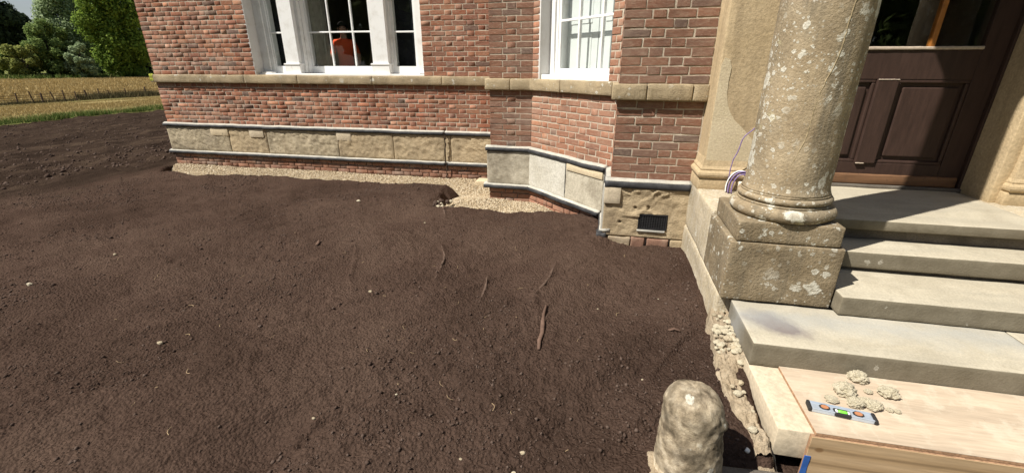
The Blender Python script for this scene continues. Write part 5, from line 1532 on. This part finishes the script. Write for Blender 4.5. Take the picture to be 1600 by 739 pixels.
# spirit level lying on its side
def level():
    c = np.array([1.195, 1.900, -1.5262]); ang = R(-7.5)
    t = thing('spirit_level', 'small silver spirit level with green and orange vials on the plywood', 'spirit level', c)
    def P(b): return rotz(np.asarray(b[0]) + c, ang, c), b[1]
    M['alu'] = plain('silver_level', (0.50, 0.56, 0.64), 0.4, 0.5, 0.08, 30, 0.45)
    M['blk'] = plain('black_rubber', (0.025, 0.024, 0.024), 0.6, 0.3)
    M['org'] = plain('orange_vial', (0.45, 0.20, 0.10), 0.3, 0.5)
    M['grn'] = plain('green_vial', (0.18, 0.62, 0.06), 0.25, 0.5)
    M['wht'] = plain('white_plastic', (0.75, 0.75, 0.72), 0.4, 0.4)
    part('body', P(join(cbox((-0.125, -0.028, 0), (0.125, 0.028, 0.018)), cbox((-0.125, -0.028, 0.0175), (0.125, -0.021, 0.023)), cbox((-0.125, 0.021, 0.0175), (0.125, 0.028, 0.023)))), 'alu', t)
    for s in (-1, 1):
        part('end_cap', P(cbox((min(s * 0.124, s * 0.139), -0.030, 0), (max(s * 0.124, s * 0.139), 0.030, 0.024), 0.005)), 'blk', t)
        hexv = [(s * 0.068 + 0.0235 * math.cos(q), 0.0185 * math.sin(q)) for q in np.linspace(0, 2 * math.pi, 8, endpoint=False) + 0.39]
        V = [(x, y, 0.018) for x, y in hexv] + [(x, y, 0.0215) for x, y in hexv]
        vr = part('vial_ring', P((np.array(V), [tuple(range(8, 16))] + [(i, (i + 1) % 8, 8 + (i + 1) % 8, 8 + i) for i in range(8)])), 'blk', t)
        V = [(s * 0.068 + (x - s * 0.068) * .72, y * .72, z) for x, y, z in V[:8]] ; V = [(x, y, 0.021) for x, y, z in V] + [(x, y, 0.0235) for x, y, z in V]
        part('vial', P((np.array(V), [tuple(range(8, 16))] + [(i, (i + 1) % 8, 8 + (i + 1) % 8, 8 + i) for i in range(8)])), 'org', t)
    part('vial_housing', P(cbox((-0.034, -0.033, 0.004), (0.034, 0.008, 0.0245), 0.006)), 'blk', t)
    V, F = lathe([(0.0085, -0.019), (0.0105, -0.012), (0.0105, 0.012), (0.0085, 0.019)], (0, 0), 16)
    V = np.stack([V[:, 2], V[:, 1] - 0.014, V[:, 0] + 0.0205], 1)
    gv = part('vial', P((V, F)), 'grn', t, True, label='green centre vial')
    for s in (-1, 1): part('vial_end', P(cbox((min(s * 0.019, s * 0.029), -0.024, 0.012), (max(s * 0.019, s * 0.029), -0.004, 0.0275), 0.003)), 'wht', t)
level()

# dried mortar lumps on the plywood
def lump(c, s, label, seed, squash=0.8):
    V, F = ico(3)
    n = fbm3(V * 1.7 + seed * 5.3, seed, 4, 0.62); n2 = np.abs(vn3(V * 3.4 + seed, seed + 7))
    V = V * (1 + 0.38 * n + 0.34 * n2 - 0.13)[:, None] * np.array([1.12, 0.95, squash]) * s
    V[:, 2] = np.maximum(V[:, 2], -0.55 * s)
    V = V + np.array([c[0], c[1], -1.5258 + 0.55 * s])
    o = solo('mortar_lump', (V, F), 'lump', label, 'mortar lump', 'dried mortar lumps on the plywood')
lump((1.395, 2.185), 0.038, 'round mortar lump farthest back, near the bottom step', 1)
lump((1.275, 2.055), 0.047, 'biggest crumbly mortar lump, just behind the spirit level', 2)
lump((1.485, 2.085), 0.040, 'broad mortar lump rightmost of the large ones', 3, 0.7)
lump((1.29, 1.975), 0.032, 'knobbly mortar lump touching the middle of the spirit level', 4)
lump((1.365, 1.975), 0.034, 'mortar lump behind the right end of the spirit level', 5, 0.65)
lump((1.19, 1.985), 0.026, 'flat mortar lump behind the left end of the spirit level', 6, 0.5)
lump((1.40, 2.09), 0.017, 'small mortar crumb between the two large right lumps', 7, 0.6)
lump((1.435, 1.97), 0.014, 'small mortar crumb right of the spirit level, nearer one', 8, 0.6)
lump((1.465, 1.965), 0.013, 'tiny mortar crumb rightmost beside the spirit level', 9, 0.6)
lump((1.345, 2.005), 0.026, 'mortar lump squeezed between its neighbours above the level', 10, 0.7)
lump((1.425, 2.165), 0.010, 'tiny crumb at the foot of the farthest round lump', 12, 0.6)

# ------------------------------------------------------------------ mortar footing between soil and steps
foot = thing('mortar_footing', 'crumbling lime mortar footing along the left end of the steps', 'footing', (0.82, 2.2, -1.75))
def footing():
    nx, ny = 50, 150
    U, T = np.meshgrid(np.linspace(0, 1, nx), np.linspace(0, 1, ny))
    y = 1.70 + T * 1.16
    xl = np.interp(y, [1.70, 1.85, 2.0, 2.2, 2.45, 2.65, 2.86], [0.80, 0.755, 0.73, 0.715, 0.735, 0.765, 0.80]) + 0.02 * vn2(y * 14, y * 0 + 3.3, 5)
    x = xl + U * (0.915 - xl)
    P = np.stack([x.ravel(), y.ravel(), 0 * x.ravel()], 1)
    z = -1.612 + np.interp(y, [1.7, 1.85, 2.15, 2.4, 2.86], [-0.03, -0.01, 0.0, 0.02, 0.05]) - 0.11 * sstep(0.55, 0.9, U) * sstep(2.35, 2.2, y) + 0.04 * U * sstep(2.2, 2.5, y)
    z = z.ravel() + 0.028 * fbm3(P * 14, 3, 4, .6) + 0.02 * np.abs(vn3(P * 38, 9)) + 0.01 * vn3(P * 80, 4)
    edge_ = np.minimum(U.ravel() / 0.12, 1)
    z = z - (1 - edge_) * 0.10
    V = np.stack([P[:, 0], P[:, 1], z], 1)
    F = [(j * nx + i, j * nx + i + 1, (j + 1) * nx + i + 1, (j + 1) * nx + i) for j in range(ny - 1) for i in range(nx - 1)]
    return V, F
part('mortar_bed', footing(), 'rubble', foot, True)
part('footing_slab', rough_box((0.80, 1.66, -1.90), (0.884, 2.06, -1.705), 0.02, 0.012, 0.012, 10, 6), 'rubble', foot, True)
sv, sf = ico(2)
g = np.random.default_rng(12)
for k in range(70):
    y = g.uniform(1.75, 2.78); u = g.uniform(0.15, 0.95)
    if k < 40: y = g.uniform(2.35, 2.62); u = g.uniform(0.15, 0.9)
    xl = float(np.interp(y, [1.70, 1.85, 2.0, 2.2, 2.45, 2.65, 2.86], [0.80, 0.755, 0.73, 0.715, 0.735, 0.765, 0.80]))
    x = xl + u * (0.90 - xl); s = g.uniform(0.008, 0.022)
    V = np.array(sv) * (1 + 0.35 * fbm3(np.array(sv) * 1.6 + k, k, 3))[:, None] * s * np.array([1.1, 1, .75])
    z = -1.600 + float(np.interp(y, [1.7, 1.85, 2.15, 2.4, 2.86], [-0.03, -0.01, 0.0, 0.02, 0.05])) - 0.11 * float(sstep(0.55, 0.9, u) * sstep(2.35, 2.2, y)) + 0.04 * u * float(sstep(2.2, 2.5, y)) + 0.006
    part('stone', (V + np.array([x, y, z]), sf), 'lump' if k % 4 else 'sandstone_grey', foot)
V = np.array(sv) * (1 + 0.2 * fbm3(np.array(sv) * 1.6, 3, 3))[:, None] * np.array([0.020, 0.028, 0.012])
solo('blue_pebble', (V + np.array([0.845, 2.05, -1.66]), sf), 'shale', 'smooth bluish pebble lying on the mortar footing', 'pebble', smooth=True)
V = np.array(sv) * (1 + 0.2 * fbm3(np.array(sv) * 1.6, 5, 3))[:, None] * 0.012
solo('white_pebble', (V + np.array([0.762, 1.715, -1.655]), sf), 'wht', 'white pebble in the bollard shadow beside the footing', 'pebble', smooth=True)
kb = rough_box((0.61, 1.575, -1.93), (1.0, 1.645, -1.688), 0.02, 0.008, 0.006, 9, 14)
kb = (rotz(kb[0], R(4), (0.8, 1.6, 0)), kb[1])
solo('kerb_slab', kb, 'dark_kerb', 'dark kerb slab on edge between bollard and plywood', 'kerb', smooth=True)

# ------------------------------------------------------------------ bollard
def bollard():
    c = (0.468, 1.555)
    prof = [(0.142, -1.90), (0.142, -1.62)]
    for k in range(30):
        t = k / 29; prof.append((0.140 - 0.018 * t, -1.62 + 0.265 * t))
    prof += [(0.1225, -1.350), (0.1225, -1.342), (0.1222, -1.334)]
    for k in range(1, 22):
        q = math.pi / 2 * k / 21
        prof.append((0.121 * math.cos(q) ** 0.8 + 0.0005, -1.328 + 0.112 * math.sin(q)))
    V, F = lathe(prof, c, 110)
    d = V - np.array([c[0], c[1], -1.45]); d /= np.linalg.norm(d, axis=1, keepdims=True)
    V = V + d * (0.009 * fbm3(V * 8, 4, 4) + 0.005 * fbm3(V * np.array([60, 60, 40]), 6, 3) - 0.004 * np.abs(vn3(V * 34, 8)))[:, None]
    # the ledge survives only on the right-hand side
    ang = np.arctan2(V[:, 1] - c[1], V[:, 0] - c[0])
    led = np.exp(-((ang + 0.25) / 0.55) ** 2) * np.exp(-((V[:, 2] + 1.372 + 0.02 * np.sin(ang * 3)) / 0.02) ** 2)
    rd = np.stack([np.cos(ang), np.sin(ang), 0 * ang], 1)
    V = V + rd * (0.016 * led)[:, None]
    V[:, 0] -= (V[:, 2] + 1.64) * 0.06
    t = thing('stone_bollard', 'squat weathered stone bollard with rounded top standing in the soil', 'bollard', (c[0], c[1], -1.66))
    part('bollard_body', (V, F), 'bollard_stone', t, True)
    part('foot_stone', rough_box((0.30, 1.45, -1.78), (0.46, 1.62, -1.645), 0.02, 0.02, 0.012, 12, 7), 'rubble', t, True)
bollard()

# ------------------------------------------------------------------ small things
def cable():
    t = thing('purple_cable', 'purple cable coiled behind the column foot with one end standing up', 'cable', (1.05, 3.83, ZL))
    pts = [(1.035, 3.83, ZL + 0.01)]
    for q in np.linspace(0, 1, 24):
        pts.append((1.04 + 0.115 * q + 0.008 * math.sin(q * 9), 3.84 - 0.01 * q, -0.715 + 0.27 * q + 0.05 * math.sin(q * 3.1) - 0.06 * (q < 0.02)))
    part('loose_end', tube(pts, 0.0045, 6), 'purple', t, True)
    for k in range(7):
        rr_ = 0.075 + 0.009 * (k % 3); pts = []
        for q in np.linspace(-0.3, math.pi + 0.5 + 0.15 * k, 30):
            pts.append((1.115 - rr_ * math.cos(q) * 1.05 + 0.004 * k, 3.845 - 0.010 * k + 0.01 * math.sin(q * 2), -0.885 + (rr_ + 0.055) * math.sin(q) * 1.0 - 0.05))
        part('coil', tube([(x, y, max(z, ZL + 0.006)) for x, y, z in pts], 0.0055, 6), 'purple' if k not in (2,) else 'wht', t, True)
cable()
solo('white_block', rough_box((1.078, 3.66, ZL + 0.001), (1.30, 3.70, -0.845), 0.05, 0.004, 0.001, 5, 3), 'white_block', 'pale offcut block standing behind the column base', 'block', smooth=True)

# stone chips and bark on the soil
cv, cf = ico(1)
chips = [(-3.05, 4.88, .022), (-1.72, 2.75, .013), (-0.26, 1.51, .011), (-0.28, 1.39, .011), (-0.53, 1.40, .007), (-2.71, 1.85, .016), (-4.47, 2.27, .018), (-4.47, 2.93, .014), (0.32, 2.14, .006), (-1.0, 1.72, .006), (-1.33, 1.47, .008), (0.05, 2.9, .006), (0.5, 3.1, .005), (-1.9, 4.3, .010)]
for k, (x, y, s) in enumerate(chips):
    V = np.array(cv) * (1 + 0.4 * fbm3(np.array(cv) * 1.7 + k, k, 2))[:, None] * s * np.array([1.2, 0.9, 0.7])
    z = float(soil_h(np.array([x]), np.array([y]))[0]) + s * 0.5
    solo('stone_chip', (V + np.array([x, y, z]), cf), 'lump' if k % 3 == 0 else 'sandstone_grey', 'small pale stone chip lying on the dark soil', 'stone chip', 'pale stone chips on the soil')
M['barkbit'] = plain('damp_bark', (0.12, 0.075, 0.055), 0.9, 0.15, 0.35, 20, 0, 0.5)
def bark(pts, w, label):
    P = np.array([(x, y, float(soil_h(np.array([x]), np.array([y]))[0]) + 0.012) for x, y in pts])
    n = len(P); rad = [w * (0.25 + 0.75 * math.sin(math.pi * (i + 0.4) / (n + 0.3))) for i in range(n)]
    V, F = tube(P, rad, 7)
    zm = np.repeat(P[:, 2], 7); V[:, 2] = zm + (V[:, 2] - zm) * 0.55
    V = V + 0.004 * np.stack([fbm3(V * 40, 1, 3), fbm3(V * 40, 2, 3), fbm3(V * 40, 3, 3)], 1)
    solo('bark_sliver', (V, F), 'barkbit', label, 'bark', smooth=True)
bark([(-0.325, 2.80), (-0.33, 2.68), (-0.318, 2.56), (-0.308, 2.46), (-0.312, 2.36), (-0.30, 2.26)], 0.016, 'long thin sliver of bark lying on the soil, largest of its kind')
bark([(-2.77, 3.62), (-2.73, 3.55), (-2.68, 3.46)], 0.018, 'short brown bark piece on the soil left of the gravel corner')
bark([(0.60, 2.66), (0.56, 2.68), (0.52, 2.655)], 0.013, 'dark knob of wood at the upper end of the mark near the podium')
bark([(-1.92, 4.92), (-1.89, 4.86), (-1.86, 4.80)], 0.012, 'brown chip of bark just below the gravel corner')
def smears():
    its = []
    for pts, ht, w in MARKS:
        if ht < 0.013 or w > 0.023 or pts[0][0] < -3: continue
        P = np.array(pts); t = np.linspace(0, len(P) - 1, 16)
        X = np.interp(t, np.arange(len(P)), P[:, 0]); Y = np.interp(t, np.arange(len(P)), P[:, 1])
        Zz = soil_h(X.copy(), Y.copy()) - 0.003
        rad = w * 0.55 * np.sin(np.pi * (np.arange(16) + 0.6) / 16.3) ** 0.7
        tv, tf = tube(np.stack([X, Y, Zz], 1), list(rad), 8)
        zm = np.repeat(Zz, 8); tv[:, 2] = zm + (tv[:, 2] - zm) * 0.32
        its.append((tv, tf))
    V, F = join(*its)
    V = V + 0.003 * np.stack([fbm3(V * 30, 1, 3), fbm3(V * 30, 2, 3), fbm3(V * 30, 3, 3)], 1)
    return V, F
solo('soil_smears', smears(), plain('dried_soil_crust', (0.098, 0.066, 0.050), 0.95, 0.1, 0.25, 30), 'smooth paler trowel ridges drawn in the dark soil', 'soil ridges', kind='stuff', smooth=True)  # paler colour stands in for the light these smooth ridges catch
def straws():
    its = []
    g = random.Random(21)
    for k in range(70):
        a = g.uniform(R(-60), R(22)); r = g.uniform(1.5, 5.2); x, y = r * math.sin(a), r * math.cos(a)
        if y > 4.0 or x > 0.6 or (x > 0.25 and y < 1.75): continue
        q = g.uniform(0, 6.28); L = g.uniform(0.015, 0.06)
        P = []
        for i in range(4):
            t = i / 3 - .5; xx, yy = x + math.cos(q + t * 0.9) * L * t, y + math.sin(q + t * 0.9) * L * t
            P.append((xx, yy, float(soil_h(np.array([xx]), np.array([yy]))[0]) + 0.006 + 0.004 * math.cos(i)))
        its.append(tube(P, g.uniform(0.0008, 0.0018), 4))
    return join(*its)
solo('straw_litter', straws(), plain('straw', (0.36, 0.26, 0.15), 0.8, 0.2), 'bits of straw and rootlets scattered over the soil', 'straw', kind='stuff')
# clumps of gravelly spoil at the corner of the soil bank
g = random.Random(4)
its = []
for k in range(16):
    x, y = -2.02 + g.uniform(-0.10, 0.07), 5.06 + g.uniform(-0.05, 0.34); s = g.uniform(0.012, 0.035)
    V = np.array(cv) * (1 + 0.4 * fbm3(np.array(cv) * 1.7 + k, k + 50, 2))[:, None] * s
    solo('spoil_clod', (V + np.array([x, y, float(soil_h(np.array([x]), np.array([y]))[0] if True else 0) * 0 - 1.655 + g.uniform(-0.05, 0.0)]), cf), ('lump', 'clod')[k % 2], 'loose clod at the corner where soil bank meets gravel', 'clod', 'clods at the soil bank corner')
